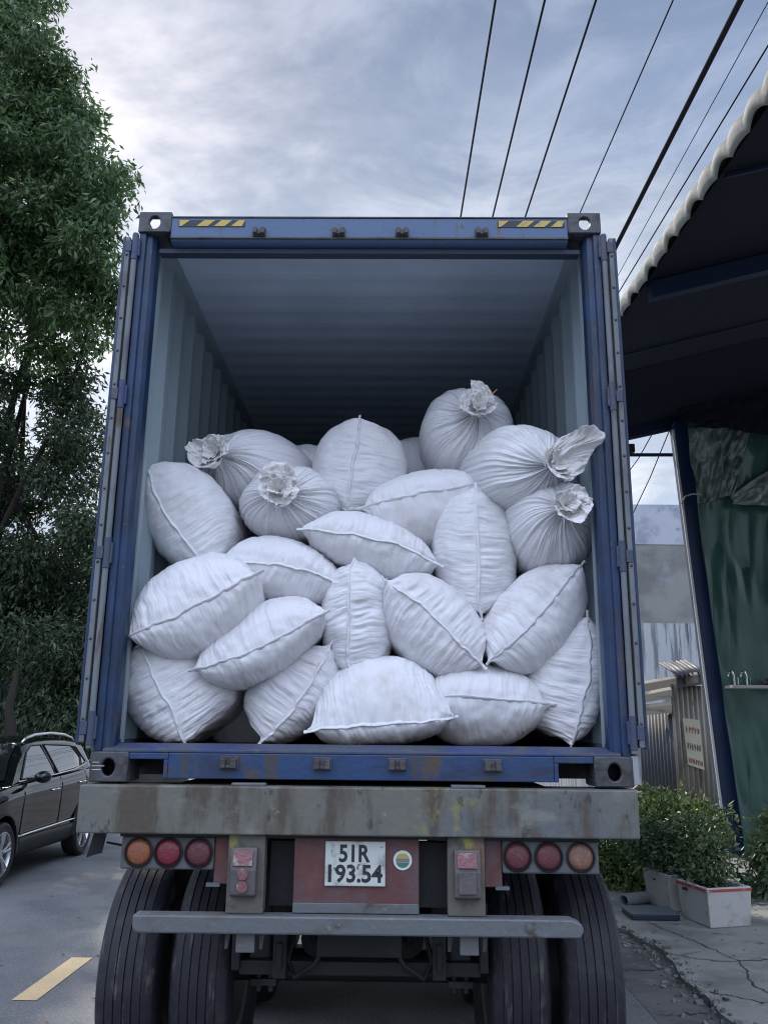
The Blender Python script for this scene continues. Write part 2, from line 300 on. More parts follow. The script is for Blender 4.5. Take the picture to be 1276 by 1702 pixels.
def grid_obj(name, P, mat, parent, uv=None, wrap=True, solid=0):
    """numpy grid (a,b,3) to a mesh object quickly, optional uv grid"""
    a, b = P.shape[:2]; loc = np.array(ROOT[parent.name])
    me = bpy.data.meshes.new(name); nv = a * b; bb = b if wrap else b - 1
    I, J = np.meshgrid(np.arange(a - 1), np.arange(bb), indexing='ij'); J2 = (J + 1) % b
    F = np.stack([I * b + J, I * b + J2, (I + 1) * b + J2, (I + 1) * b + J], -1).reshape(-1, 4)
    me.vertices.add(nv); me.vertices.foreach_set('co', (P - loc).reshape(-1).astype(np.float32))
    me.loops.add(F.size); me.loops.foreach_set('vertex_index', F.reshape(-1).astype(np.int32))
    me.polygons.add(len(F)); me.polygons.foreach_set('loop_start', np.arange(0, F.size, 4, dtype=np.int32))
    me.polygons.foreach_set('use_smooth', np.ones(len(F), bool)); me.update(calc_edges=True)
    if uv is not None:
        l = me.uv_layers.new(name='UVMap'); l.data.foreach_set('uv', uv.reshape(-1, 2)[F.reshape(-1)].reshape(-1).astype(np.float32))
    me.materials.append(mat); o = bpy.data.objects.new(name, me); COL.objects.link(o); o.parent = parent; ROOT[o.name] = tuple(loc)
    if solid: so = o.modifiers.new('solid', 'SOLIDIFY'); so.thickness = solid; so.offset = 0
    return o
def text_mesh(body, name, mat, parent, origin, ux, uz, height, width, depth=.003, bold=.012):
    """lettering as real mesh: origin = lower-left corner, ux/uz unit vectors, fitted to width x height"""
    cu_ = bpy.data.curves.new(name, 'FONT'); cu_.body = body; cu_.extrude = .02; cu_.resolution_u = 3; cu_.offset = bold
    to = bpy.data.objects.new(name, cu_); COL.objects.link(to); bpy.context.view_layer.update()
    me = bpy.data.meshes.new_from_object(to.evaluated_get(bpy.context.evaluated_depsgraph_get()))
    bpy.data.objects.remove(to); vv = np.array([v.co[:] for v in me.vertices]); lo = vv.min(0); hi = vv.max(0)
    ux = nrm(ux); uz = nrm(uz); uy = np.cross(ux, uz)
    loc = np.array(ROOT[parent.name])
    for v in me.vertices:
        q = (np.array(v.co) - lo) / (hi - lo)
        v.co = (np.asarray(origin) + ux * q[0] * width + uz * q[1] * height - uy * q[2] * depth - loc).tolist()
    me.materials.clear(); me.materials.append(mat); o = bpy.data.objects.new(name, me); COL.objects.link(o); o.parent = parent; ROOT[o.name] = tuple(loc); return o

# ------------------------------------------------------------------ ground
def ground(name, poly, z, mat):
    o = MB().add([(x, y, z) for x, y in poly], [tuple(range(len(poly)))]).build(name, mat, fix=False); return struct(o)
ground('terrain', [(-400, -200), (400, -200), (400, 600), (-400, 600)], -.012, M['concrete2'])
ground('road', [(-5.6, -60), (1.75, -60), (1.75, 120), (-5.6, 120)], -.004, M['road'])
ground('gutter', [(1.75, -30), (2.18, -30), (2.16, 2.2), (2.32, 3.6), (2.2, 4.4), (2.2, 60), (1.75, 60)], -.002, M['concrete2'])
ys = np.linspace(-8, 14, 200); edge = 2.17 + .05 * vn(ys * 1.3, ys * 0, 5) + .03 * vn(ys * 5, ys * 0, 6) + .11 * np.exp(-((ys - 3.3) / .5) ** 2)
sl_ = [(float(e), float(y)) for e, y in zip(edge, ys)]
m_ = MB(); pl = sl_ + [(16, 14), (16, -8)]
n_ = len(pl); m_.add([(x, y, .035) for x, y in pl] + [(x, y, -.01) for x, y in pl], [tuple(range(n_))] + [(i, (i + 1) % n_, n_ + (i + 1) % n_, n_ + i) for i in range(n_)])
struct(m_.build('pavement', M['concrete']))
# cracks in the slab: thin dark fissures
mc = MB()
for pts in ([(2.25, 3.25), (2.6, 3.05), (3.1, 3.12), (3.6, 2.95), (4.6, 3.05)], [(2.2, 2.3), (2.5, 2.05), (2.9, 2.1), (3.4, 1.9)], [(2.45, 4.3), (2.62, 3.7), (2.75, 3.05), (2.6, 2.4), (2.75, 1.6)], [(1.78, 2.95), (2.0, 2.9), (2.16, 2.98)], [(1.78, 1.9), (2.15, 1.95)]):
    d = [];
    for i in range(len(pts) - 1):
        for t in np.linspace(0, 1, 14, endpoint=False):
            p = np.array(pts[i]) * (1 - t) + np.array(pts[i + 1]) * t; d.append(p + rng.normal(0, .014, 2))
    for i in range(len(d) - 1):
        t = nrm(d[i + 1] - d[i]); nn = np.array([-t[1], t[0]]); w0, w1 = .002 + .005 * rng.random(2); zz = .039 if d[i][0] > 2.2 else .003
        mc.add([(*(d[i] + nn * w0), zz), (*(d[i] - nn * w0), zz), (*(d[i + 1] - nn * w1), zz), (*(d[i + 1] + nn * w1), zz)], [(0, 1, 2, 3)])
struct(mc.build('ground_cracks', M['black'], fix=False))
# crumbled edge of the slab
mr = MB()
for i in range(500):
    y = rng.uniform(1.0, 5.2); x = float(np.interp(y, ys, edge)) + rng.normal(-.03, .075); r = .004 + .020 * rng.random() ** 4
    q = rng.normal(0, 1, (8, 3)); c = np.array([x, y, .0 if x < float(np.interp(y, ys, edge)) else .035])
    b8 = np.array([(-1, -1, -.3), (1, -1, -.3), (1, 1, -.3), (-1, 1, -.3), (-1, -1, .8), (1, -1, .8), (1, 1, .8), (-1, 1, .8)]) * r * rng.uniform(.6, 1.3, 3) + q * r * .25
    mr.add(b8 + c, [(3, 2, 1, 0), (4, 5, 6, 7), (0, 1, 5, 4), (1, 2, 6, 5), (2, 3, 7, 6), (3, 0, 4, 7)])
struct(mr.build('rubble', M['rubble']), 'stuff')['label'] = 'loose grey rubble along the broken edge of the concrete'
dash = MB().add([(-2.27, 2.02, .0), (-2.11, 2.02, .0), (-2.11, 3.07, .0), (-2.27, 3.07, .0)], [(0, 1, 2, 3)]).build('lane_marking', M['roadpaint'], fix=False)
struct(dash)

# ------------------------------------------------------------------ container
CB = 1.45                                             # underside of the container
CT = CB + 2.896
con = thing('shipping_container', 'open blue steel shipping container packed with white sacks, on the trailer', 'container', (0, 0, CB))
def oval_plate(m, x0, x1, z0, z1, y0, y1, hx, hz, rx, rz_, K=28):
    """rear plate with an oval hole right through it"""
    sq, ov = [], []
    for k in range(K):
        q = 2 * math.pi * (k + .5) / K; c, s_ = math.cos(q), math.sin(q); t = 1 / max(abs(c), abs(s_))
        sq.append(((x0 + x1) / 2 + c * t * (x1 - x0) / 2, (z0 + z1) / 2 + s_ * t * (z1 - z0) / 2)); ov.append((hx + rx * c, hz + rz_ * s_))
    vs = [(x, y, z) for y in (y0, y1) for r_ in (sq, ov) for x, z in r_]
    fs = []
    for k in range(K):
        j = (k + 1) % K; fs += [(k, j, K + j, K + k), (2 * K + k, 3 * K + k, 3 * K + j, 2 * K + j), (K + k, K + j, 3 * K + j, 3 * K + k), (k, 2 * K + k, 2 * K + j, j)]
    m.add(vs, fs)
for sx in (-1, 1):
    for top in (0, 1):
        z0, z1 = (CT - .12, CT) if top else (CB, CB + .132)
        x0, x1 = sorted((sx * 1.219, sx * 1.045)); m = MB(); hx, hz = sx * 1.135, (z0 + z1) / 2 - .002
        oval_plate(m, x0, x1, z0, z1, 0, .028, hx, hz, .030, .038)
        for xa, xb in ((x0, x0 + .028), (x1 - .028, x1)): m.box(xa, xb, .0285, .20, z0 + .0005, z1 - .0005)
        if top:
            m.box(x0 + .0285, x1 - .0285, .0285, .058, z1 - .012, z1 - .001).box(x0 + .0285, x1 - .0285, .172, .20, z1 - .028, z1 - .001)
        else: m.box(x0 + .0285, x1 - .0285, .0285, .20, z1 - .028, z1 - .001).box(x0 + .0285, x1 - .0285, .172, .20, z0 + .001, z1 - .0285)
        m.box(x0 + .0285, x1 - .0285, .0285, .171, z0 + .001, z0 + .018)
        m.build('corner_casting', M['casting'], con, smooth=30, bevel=.008)
# corner posts
for sx in (-1, 1):
    m = MB()
    prof = [(1.212, .012), (1.178, .012), (1.172, .03), (1.148, .03), (1.128, .055), (1.128, .12), (1.15, .15), (1.212, .15)]
    m.prism([(sx * x, y, CB + .132) for x, y in prof], (0, 0, CT - .12 - CB - .132)); m.build('corner_post', M['blue'], con, bevel=.004)
# header with gutter lip
hd = MB(); hd.prism([(-1.045, .004, CT - .035), (-1.045, .004, CT - .15), (-1.045, .018, CT - .165), (-1.045, .12, CT - .185), (-1.045, .12, CT - .035)], (2.09, 0, 0))
hdr = hd.build('door_header', M['blue_head'], con, bevel=.004)
MB().box(-1.112, 1.112, .055, .11, CT - .212, CT - .187).build('header_gasket', M['gasket_dark'], hdr)
MB().box(-1.045, 1.045, .0, .02, CT - .0345, CT - .026).build('top_lip', M['steel_grey'], hdr, bevel=.002)
MB().box(-1.044, 1.044, -.002, .012, CT - .158, CT - .150).build('drip_lip', M['steel_grey'], hdr)
for x0, x1 in ((at(297, 376, 0)[0], at(407, 376, 0)[0]), (at(827, 377, 0)[0], at(938, 377, 0)[0])):
    st = MB().box(x0, x1, .001, .0035, CT - .088, CT - .048).build('hazard_strip', M['hazblack'], hdr)
    my = MB(); w = .058; zt, zb = CT - .050, CT - .086; sl0 = .040
    for k in range(4):
        xa = x0 + .004 + k * (x1 - x0 - .01) / 3.75
        pts = [(xa + sl0, zt), (xa + sl0 + w, zt), (xa + w, zb), (xa, zb)] if k else [(xa, zt), (xa + .055, zt), (xa + .012, zb), (xa, zb)]
        pts = [(min(x, x1), z) for x, z in pts]; my.prism([(x, .0008, z) for x, z in pts], (0, -.0015, 0))
    my.build('yellow_stripes', M['yellow'], st)
def keeper(x, z, parent, mat, s=1.0):
    m = MB(); m.box(x - .042 * s, x + .042 * s, -.004, .006, z - .028 * s, z + .028 * s)
    m.box(x - .036 * s, x - .012 * s, -.032, -.003, z - .022 * s, z + .018 * s).box(x + .012 * s, x + .036 * s, -.032, -.003, z - .022 * s, z + .018 * s)
    m.box(x - .012 * s, x + .012 * s, -.022, -.003, z - .022 * s, z - .008 * s)
    return m.build('lock_keeper', mat, parent, bevel=.003)
for px in (431, 563, 668, 800): keeper(at(px, 386, 0)[0], CT - .122, hdr, M['steel_grey'], .85)
# sill with forklift-like pockets beside the castings
sm = MB()
zs0, zs1 = CB + .018, CB + .128
for sx in (-1, 1):
    pass
sm.box(-.865, .865, .004, .10, zs0, zs1)
for sx in (-1, 1):
    xa, xb = sorted((sx * .866, sx * 1.044)); sm.box(xa, xb, .006, .10, zs0 + .082, zs1)
    xa, xb = sorted((sx * .866, sx * .886)); sm.box(xa, xb, .005, .12, zs0, zs0 + .0815)
sill = sm.build('door_sill', M['blue_sill'], con, bevel=.004)
MB().prism([(-1.17, .008, zs1 + .001), (-1.17, .008, zs1 + .016), (-1.17, .13, zs1 + .042), (-1.17, .13, zs1 + .001)], (2.34, 0, 0)).build('sill_tread', M['blue_worn'], con, bevel=.004)
for px in (381, 536, 660, 818): keeper(at(px, 1262, 0)[0], CB + .088, sill, M['steel_grey'])
mk = MB()
for k, w in enumerate((.04, .055, .03)): mk.box(-1.205, -1.205 + w, -.0016, .0005, CB + .052 + k * .016, CB + .0545 + k * .016)
mk.build('paint_marks', M['white'], con)
# walls: trapezoidal corrugation
def trapz(n, pitch, depth):
    out = []
    for k in range(n):
        o = k * pitch; out += [(o, 0), (o + pitch * .25, 0), (o + pitch * .5, depth), (o + pitch * .75, depth)]
    return out + [(n * pitch, 0)]
LEN = 11.9
tw = trapz(42, LEN / 42, .036)
for sx in (-1, 1):
    P = np.array([[(sx * (1.142 + d), .15 + y * (LEN - .15) / LEN, z) for y, d in tw] for z in (CB + .15, CT - .10)])
    MB().grid(P).build('side_wall', M['inner'], con, solid=.004)
    MB().box(*sorted((sx * 1.132, sx * 1.15)), .15, LEN, CB + .05, CB + .185).build('bottom_rail', M['blue_worn'], con)
    MB().box(*sorted((sx * 1.10, sx * 1.2)), .21, LEN, CT - .105, CT - .045).build('top_rail', M['inner'], con)
    MB().box(*sorted((sx * 1.131, sx * 1.141)), .152, .20, CB + .17, CT - .13).build('post_lining', M['inner'], con)
tr = trapz(57, LEN / 57, .004)
MB().grid(np.array([[(x, .12 + y * (LEN - .12) / LEN, CT - .062 + d) for y, d in tr] for x in (-1.15, 1.15)])).build('roof_panel', M['inner_roof'], con, solid=.003)
MB().grid(np.array([[(x - 1.14, LEN + d, z) for x, d in trapz(9, 2.28 / 9, .03)] for z in (CB + .1, CT - .05)])).build('end_wall', M['inner'], con, solid=.004)
MB().box(-1.142, 1.142, .131, LEN, CB + .12, CB + .165).build('floor_panel', M['floor'], con)
mcm = MB()
for k in range(30): mcm.box(-1.14, 1.14, .5 + k * .38, .56 + k * .38, CB + .01, CB + .119)
mcm.build('floor_bearers', M['chassis'], con)
# doors folded back along the sides
zd0, zd1 = CB + .175, CT - .165
for sx in (-1, 1):
    flip = sx
    def bx(x0, x1, y0, y1, z0, z1, mb): return mb.box(*sorted((sx * x0, sx * x1)), y0, y1, z0, z1)
    d = MB(); bx(1.240, 1.285, .03, 1.20, zd0, zd1, d); door = d.build('door_leaf', M['blue'], con, bevel=.006)
    bx(1.274, 1.290, -.008, .029, zd0 - .01, zd1 + .01, MB()).build('door_edge', M['blue'], door, bevel=.003)
    g = MB(); bx(1.249, 1.2735, -.016, .029, zd0 - .005, zd1 + .005, g); g.build('gasket_strip', M['gasket'], door, bevel=.004)
    for k in range(14): MB().lathe((sx * 1.261, -.016, zd0 + .1 + k * (zd1 - zd0 - .2) / 13), (0, -1, 0), [(.0001, .006), (.006, .004), (.008, 0)], 10, False).build('rivet', M['steel_grey'], door, smooth=True)
    bx(1.243, 1.2485, -.002, .029, zd0 + .02, zd1 - .01, MB()).build('gasket_lip', M['black'], door)
    hr = MB(); hr.tube([(sx * 1.2255, -.004, zd0 - .03), (sx * 1.2255, -.004, zd1 + .03)], .0145, 12)
    h = hr.build('hinge_pin', M['gasket'], door, smooth=40)
    for z in (zd0 + .06, zd0 + .87, zd0 + 1.68, zd1 - .05):
        kk = MB(); kk.tube([(sx * 1.225, -.004, z - .075), (sx * 1.225, -.004, z + .075)], .0175, 12); bx(1.20, 1.226, -.008, .012, z - .05, z + .05, kk); bx(1.2395, 1.272, -.020, -.0165, z - .03, z + .03, kk)
        kk.build('hinge', M['blue_worn'], door, bevel=.002)
    rod = MB()
    for y in (.35, .85): rod.tube([(sx * 1.318, y, zd0 - .05), (sx * 1.318, y, zd1 + .07)], .017, 10)
    rod.build('locking_rods', M['steel_grey'], door, smooth=40)

# ------------------------------------------------------------------ trailer
trl = thing('truck_trailer', 'grimy skeletal truck trailer with red number plate panel, under the blue container', 'trailer', (0, 0, 0))
zbt = 1.445
beam = MB().box(-1.232, 1.215, -.06, .18, 1.24, zbt - .003).build('rear_beam', M['beam'], trl, bevel=.007)
for px in (415, 777):
    x = at(px, 1297, -.02)[0]; MB().box(x - .075, x + .075, -.050, .002, zbt - .0025, zbt + .010).build('beam_shim', M['bar'], beam, bevel=.003)
MB().prism([(-.955, -.062, .918), (-.91, -.062, .918), (.905, -.062, .918), (.945, -.062, .902), (.955, -.062, .875), (.94, -.062, .845), (-.94, -.062, .845), (-.955, -.062, .865), (-.955, -.062, .90)], (0, .09, 0)).build('underrun_bar', M['bar'], trl, bevel=.008)
for x0, x1 in ((-.568, -.408), (.385, .545)):
    pst = MB().box(x0, x1, -.028, .05, .919, 1.238).build('bar_bracket', M['post'], trl, bevel=.005)
    MB().box(x0 + .05, x1 - .03, -.02, .03, .765, .844).build('bracket_foot', M['bar'], pst, bevel=.004)
    for xx in (x0 + .012, x1 - .0): MB().prism([(xx, .0, .775), (xx - .012, .0, .775), (xx - .012, .0, .844), (xx + .012, .0, .844)], (0, .02, 0)).build('strut', M['steel_grey'], pst)
# clearance lamps on the brackets
for cx_, cr in ((-.492, 1), (.468, 0)):
    w = .056; lm = MB().prism([(cx_ - w, -.03, .985), (cx_ - w, -.075, 1.0), (cx_ - w, -.082, 1.10), (cx_ - w, -.060, 1.188), (cx_ - w, -.03, 1.19)], (2 * w, 0, 0)).build('clearance_lamp', M['lampgrey'], trl, bevel=.006)
    MB().prism([(cx_ - .045, -.0825, 1.118), (cx_ + .04, -.0825, 1.118), (cx_ + .04, -.066, 1.178), (cx_ - .045, -.066, 1.178)], (0, -.004, .001)).build('upper_lens', M['lamppink'], lm, bevel=.002)
    if cr:
        for z in (1.035, 1.085): MB().disc((cx_, -.080, z), (0, -1, 0), .024, .008, 20).build('broken_lens', M['lamppink'], lm)
        MB().box(cx_ - .048, cx_ + .044, -.0815, -.0795, 1.012, 1.108).build('cracked_cover', M['white'], lm) if 0 else None
    else: MB().box(cx_ - .04, cx_ + .036, -.087, -.080, 1.015, 1.106).build('lower_lens', M['lampgrey'], lm, bevel=.003)
# red panel, plate, sticker
MB().box(-.283, .262, .0, .03, .919, 1.238).build('plate_panel', M['red'], trl, bevel=.004)
MB().box(-.283, .262, -.006, -.0005, .921, .962).build('panel_step', M['bar'], trl, bevel=.003)
pA, pB = at(541, 1398, -.012), at(640, 1474, -.012)
px0, px1, pz0, pz1 = pA[0], pB[0], pB[2], pA[2]
plt = MB().box(px0, px1, -.012, -.001, pz0, pz1).build('number_plate', M['plate'], trl, bevel=.004)
Wp, Hp = px1 - px0, pz1 - pz0
text_mesh('51R', 'plate_characters', M['ink'], plt, (px0 + Wp * .23, -.0125, pz0 + Hp * .53), (1, 0, 0), (0, 0, 1), Hp * .40, Wp * .52, bold=.028)
text_mesh('193.54', 'plate_characters', M['ink'], plt, (px0 + Wp * .055, -.0125, pz0 + Hp * .075), (1, 0, 0), (0, 0, 1), Hp * .41, Wp * .90, bold=.028)
sc_ = at(669, 1430, -.003)
stk = MB(); stk.lathe((sc_[0], -.003, sc_[2]), (0, -1, 0), [(.0001, .002), (.040, .002), (.041, 0)], 36, False); sk = stk.build('inspection_sticker', M['white'], trl)
def halfdisc(z0, z1, r, mat, name):
    m = MB(); pts = []
    for t in np.linspace(z0, z1, 12): pts.append((sc_[0] + math.sqrt(max(r * r - t * t, 0)), -.0055, sc_[2] + t))
    for t in np.linspace(z1, z0, 12): pts.append((sc_[0] - math.sqrt(max(r * r - t * t, 0)), -.0055, sc_[2] + t))
    m.prism(pts, (0, -.001, 0)).build(name, mat, sk)
halfdisc(-.029, -.009, .030, M['green'], 'green_band'); halfdisc(.010, .028, .030, M['ylw'], 'yellow_band')
MB().box(sc_[0] - .029, sc_[0] + .029, -.0066, -.0052, sc_[2] - .007, sc_[2] + .008).build('dark_band', M['signdark'], sk)
# lamp boxes
for side, x0, x1, lens in ((-1, -1.045, -.635, (('amber', -.965), ('redlens', -.835), ('redlens2', -.702))), (1, .625, 1.045, (('redlens2', .690), ('redlens2', .826), ('amberdull', .965)))):
    bxo = MB().box(x0, x1, .0, .07, 1.088, 1.222).build('lamp_box', M['lampbox'], trl, bevel=.008)
    for mt, x in lens:
        c = (x, -.001, 1.158); rg = MB().lathe(c, (0, -1, 0), [(.064, 0), (.064, .006), (.058, .010), (.055, .004), (.055, 0)], 36, True).build('lamp_ring', M['black'], bxo, smooth=40)
        MB().lathe(c, (0, -1, 0), [(.0001, .016), (.02, .0155), (.04, .012), (.0535, .004), (.0535, 0)], 36, False).build('lamp_lens', M[mt], bxo, smooth=True)
MB().box(-1.05, 1.05, -.01, .16, 1.2235, 1.2385).build('lamp_shelf', M['chassis'], trl)
for x0, x1, zz in ((-.634, -.57, 1.03), (.547, .624, 1.03)):
    MB().box(x0, x1, .012, .05, zz, 1.222).build('side_plate', M['red'], trl, bevel=.004)
    MB().box(x0 - .03 if x0 < 0 else x1 - .03, x0 + .03 if x0 < 0 else x1 + .03, .005, .03, zz - .01, zz + .004).build('plate_tab', M['bar'], trl)
MB().prism([(-1.185, .05, 1.239), (-1.13, .05, 1.239), (-1.15, .06, 1.145), (-1.215, .06, 1.125)], (0, .012, 0)).build('mud_flap', M['black'], trl)
MB().tube([(-1.13, .06, 1.19), (-1.0, .08, 1.165)], .005).build('flap_stay', M['chassis'], trl)
# chassis rails, cross members
ch = MB(); 
for sx in (-1, 1): ch.box(*sorted((sx * .40, sx * .50)), .19, 12, 1.08, 1.43)
ch.build('chassis_rails', M['chassis'], trl)
MB().box(-.399, .399, .10, .16, .93, 1.2).build('cross_member', M['chassis'], trl)
MB().box(-.86, .86, .19, 11.8, 1.395, 1.438).build('light_gap_plate', M['chassis'], trl)  # plate added to block the light showing through under the container sill
# wheels
def tyre(xc, yc, zc, w=.29, r=.52):
    h = w / 2; pr = [(.30, -h * .75), (.33, -h * .88), (.40, -h * 1.0), (.465, -h * .97), (.495, -h * .88), (.508, -h * .78)]
    g = [-.56, -.28, 0, .28, .56]
    for q in g: pr += [(r - .012 * q * q, h * (q - .024)), (r - .009, h * (q - .016)), (r - .009, h * (q + .016)), (r - .012 * q * q, h * (q + .024))]
    pr += [(.508, h * .78), (.495, h * .88), (.465, h * .97), (.40, h * 1.0), (.33, h * .88), (.30, h * .75)]
    K = 120; m = MB(); m.lathe((xc, yc, zc), (1, 0, 0), pr, K, True)
    # worn shoulder nibs
    vv = np.array(m.v).reshape(len(pr), K, 3)
    for ring in (5, len(pr) - 6):
        c = np.array([xc, yc, zc]); dd = vv[ring] - c; dd[:, 0] = 0; vv[ring] += dd * (np.where(np.arange(K) % 3 == 0, -.012, 0))[:, None]
    m.v = [tuple(p) for p in vv.reshape(-1, 3)]
    return m
axles = (.82, 2.12, 3.42)
for yc in axles:
    for sx in (-1, 1):
        for xc in (1.075, .735):
            t = tyre(sx * xc, yc, .52).build('tyre', M['tyre'], trl, smooth=25)
            rm = MB().lathe((sx * xc, yc, .52), (1, 0, 0), [(.302, -.11), (.302, .11), (.27, .10), (.25, .03), (.12, .02), (.12, -.02), (.25, -.02), (.27, -.10)], 40, True).build('rim', M['rim'], t, smooth=40)
    MB().tube([(-.9, yc, .52), (.9, yc, .52)], .075, 14).build('axle_beam', M['chassis'], trl, smooth=40)
    for sx in (-1, 1):
        MB().box(*sorted((sx * .42, sx * .50)), yc - .45, yc + .45, .60, .68).box(*sorted((sx * .40, sx * .52)), yc - .09, yc + .09, .56, .60).box(*sorted((sx * .41, sx * .51)), yc - .50, yc - .42, .66, 1.08).build('leaf_spring', M['chassis'], trl, bevel=.01)
        MB().tube([(sx * .46, yc - .09, .42), (sx * .46, yc - .09, .6)], .014).tube([(sx * .52, yc - .09, .42), (sx * .52, yc - .09, .6)], .014).box(*sorted((sx * .43, sx * .55)), yc - .12, yc - .06, .45, .48).build('spring_bolts', M['steel_grey'], trl)
        MB().tube([(sx * .22, yc - .18, .68), (sx * .22, yc - .02, .68)], .085, 16).tube([(sx * .22, yc - .3, .68), (sx * .22, yc - .18, .68)], .022, 8).build('brake_chamber', M['chassis'], trl, smooth=40)
MB().box(-.55, .55, .30, .36, .60, .66).build('tie_bar', M['chassis'], trl, bevel=.005)
for x in (-.36, .36): MB().box(x - .03, x + .03, .24, .30, .60, .95).box(x - .012, x + .012, .22, .24, .64, .75).build('hanger', M['chassis'], trl, bevel=.004)
for sx in (-1, 1):
    MB().tube([(sx * .22, .46, .70), (sx * .25, .40, .80), (sx * .30, .34, .78), (sx * .33, .30, .66), (sx * .29, .26, .60), (sx * .20, .25, .66), (sx * .12, .24, .80), (sx * .10, .22, .92)], .012, 6).build('air_hose', M['black'], trl, smooth=True)
    MB().box(*sorted((sx * .545, sx * .585)), .28, .52, .62, .92).build('spring_hanger', M['chassis'], trl, bevel=.008)
MB().box(-.19, .19, .20, .23, .70, .84).build('rear_plate', M['chassis'], trl, bevel=.006)

# ------------------------------------------------------------------ sacks
SG = 'white woven sacks piled in the container'
def sack(label, tipA, tipB, Y, top, bot, mid=None, L=.85, dY=0.0, D=.20, k=1.25, seed=0, fold=1, wr=1.0, yaw=0.0, ear=.03, dk=0.0, NT=480, NS=56):
    PA, PB = at(*tipA, Y - dY / 2), at(*tipB, Y + dY / 2); C = (PA + PB) / 2; U = nrm(PB - PA); a = np.linalg.norm(PB - PA) / 2
    Wd = np.array([math.sin(yaw), math.cos(yaw), 0]); Wd = nrm(Wd - U * (Wd @ U)); V = nrm(np.cross(Wd, U))
    pt, pb = at(*top, Y + D * .7) - C, at(*bot, Y + D * .7) - C
    if pt @ V < 0: V = -V
    T = pt @ V * 1.05; B = -(pb @ V) * 1.05; ut, ub = (pt @ U) / a, (pb @ U) / a
    mo = ((at(*mid, Y) - C) @ V) if mid else (T - B) * .25
    th = np.linspace(0, 2 * math.pi, NT, endpoint=False)
    s = np.concatenate([np.linspace(0, .32, int(NS * .62)) ** 1.0, np.linspace(.32, 1, NS - int(NS * .62) + 1)[1:]])
    s[1:int(NS * .62)] = .32 * np.linspace(0, 1, int(NS * .62))[1:] ** 1.25
    TH, SS = np.meshgrid(th, s); c, sn = np.cos(TH), np.sin(TH)
    ph = np.minimum(SS / .34, 1) * math.pi / 2; cl = np.clip((SS - .72) / .28, 0, 1); close = np.sqrt(np.maximum(1 - cl ** 2, 1e-4))
    kk = (k + dk * c) * .72 + .75 * (1 - np.sin(ph)) ** 1.5
    u = np.sign(c) * np.abs(c) ** .92 * (1 - .085 * np.sin(ph) * 1.0) * (.25 + .75 * close)
    # the fullest point slides towards where it is in the photograph
    sk_t = np.clip(ut, -.45, .45); sk_b = np.clip(ub, -.45, .45); sk = np.where(sn > 0, sk_t, sk_b)
    prof = np.abs(sn) ** kk * (1 + .55 * sk * c) / (1 + .0 * c)
    g = np.sin(ph) ** .85 * close
    v = np.where(sn > 0, T, B) * np.sign(sn) * prof * g
    seam = (mo * (1 - c ** 2) + .014 * a * np.sin(3.3 * c + seed) + .007 * vn(c * 4, c * 0, seed)) * (1 - np.sin(ph)) * 1.0
    v = v + seam
    y = np.where(SS < .34, D * (1 - np.cos(ph)), D + (SS - .34) / .66 * (L - D)) + .05 * np.abs(c) ** 3 * (1 - .6 * np.sin(ph))
    # low lumps
    cu_ = c * a; y = y + .012 * vn(cu_ * 7, v * 9, seed + 11) * np.sin(ph)
    P = C + U * (u * a)[..., None] + V * v[..., None] + Wd * y[..., None]
    lat = np.sign(sn) * (1 - np.cos(np.pi * np.minimum(SS / .4, 1))) / 2
    for _ in range(1):
        n = grid_normals(P, True); ctr = P.mean(1, keepdims=True); sg = np.sign(((P - ctr - Wd * .05) * n).sum(2).mean()); n = n * sg
        dist = y + np.abs(v) * .6; side = np.where(sn > 0, 0, 40)
        warp = .012 * vn(dist * 16, cu_ * 6 + side, seed + 3) + .03 * vn(dist * 4, cu_ * 3 + side, seed + 8)
        q = cu_ + warp
        w = .0062 * np.exp(-dist / .10) * vn(q * 46, dist * 2.2 + side, seed + 1) + .0042 * np.exp(-dist / .22) * vn(q * 30, dist * 3.5 + side, seed + 2) + .0038 * vn(q * 62, dist * 7 + side, seed + 4) * np.exp(-dist / .3)
        w += .0040 * vn(q * 95, dist * 9 + side, seed + 9) * np.clip(vn(cu_ * 5, dist * 5 + side, seed + 10) + .35, 0, 1)
        crease = lambda f, fs, sd: -(1 - np.abs(vn(q * f, dist * fs + side, sd))) ** 5
        patch = np.clip(.55 + .9 * vn(cu_ * 6, dist * 5 + side, seed + 15), 0, 1)
        w += .0042 * crease(44, 5, seed + 13) * np.exp(-dist / .22) * patch + .0026 * crease(80, 8, seed + 14) * np.exp(-dist / .32) * (1.15 - patch)
        w += .0065 * vn(cu_ * 11 + dist * 8, dist * 9 - cu_ * 4 + side, seed + 5) + .0035 * vn(cu_ * 26 + v * 10, v * 30 - cu_ * 8, seed + 12)
        w += .012 * np.abs(c) ** 10 * vn(TH * 9, SS * 7, seed + 6)
        P = P + n * (w * (.35 + .38 * wr) * np.minimum(SS / .03, 1))[..., None]
    uv = np.stack([cu_ + 3.1 * seed, dist * np.where(sn > 0, 1, -1) + 5 + seed], -1)
    root = thing('sack', label, 'sack', C + Wd * L / 2 - V * 0 - np.array([0, 0, min(T, B)]), SG)
    grid_obj('fabric_body', P, M['sack'], root, uv)
    # stitched hem along the seam, standing a little proud and folded over
    cc = np.linspace(1 + ear / a, -1 - ear / a, 150); ce = np.clip(cc, -1, 1)
    sv = mo * (1 - ce ** 2) + .014 * a * np.sin(3.3 * ce + seed) + .007 * vn(ce * 4, ce * 0, seed)
    base = C + U * (np.sign(ce) * np.abs(ce) ** .92 * a)[:, None] + U * ((cc - ce) * a)[:, None] + V * sv[:, None] + Wd * (.05 * np.abs(ce) ** 3)[:, None]
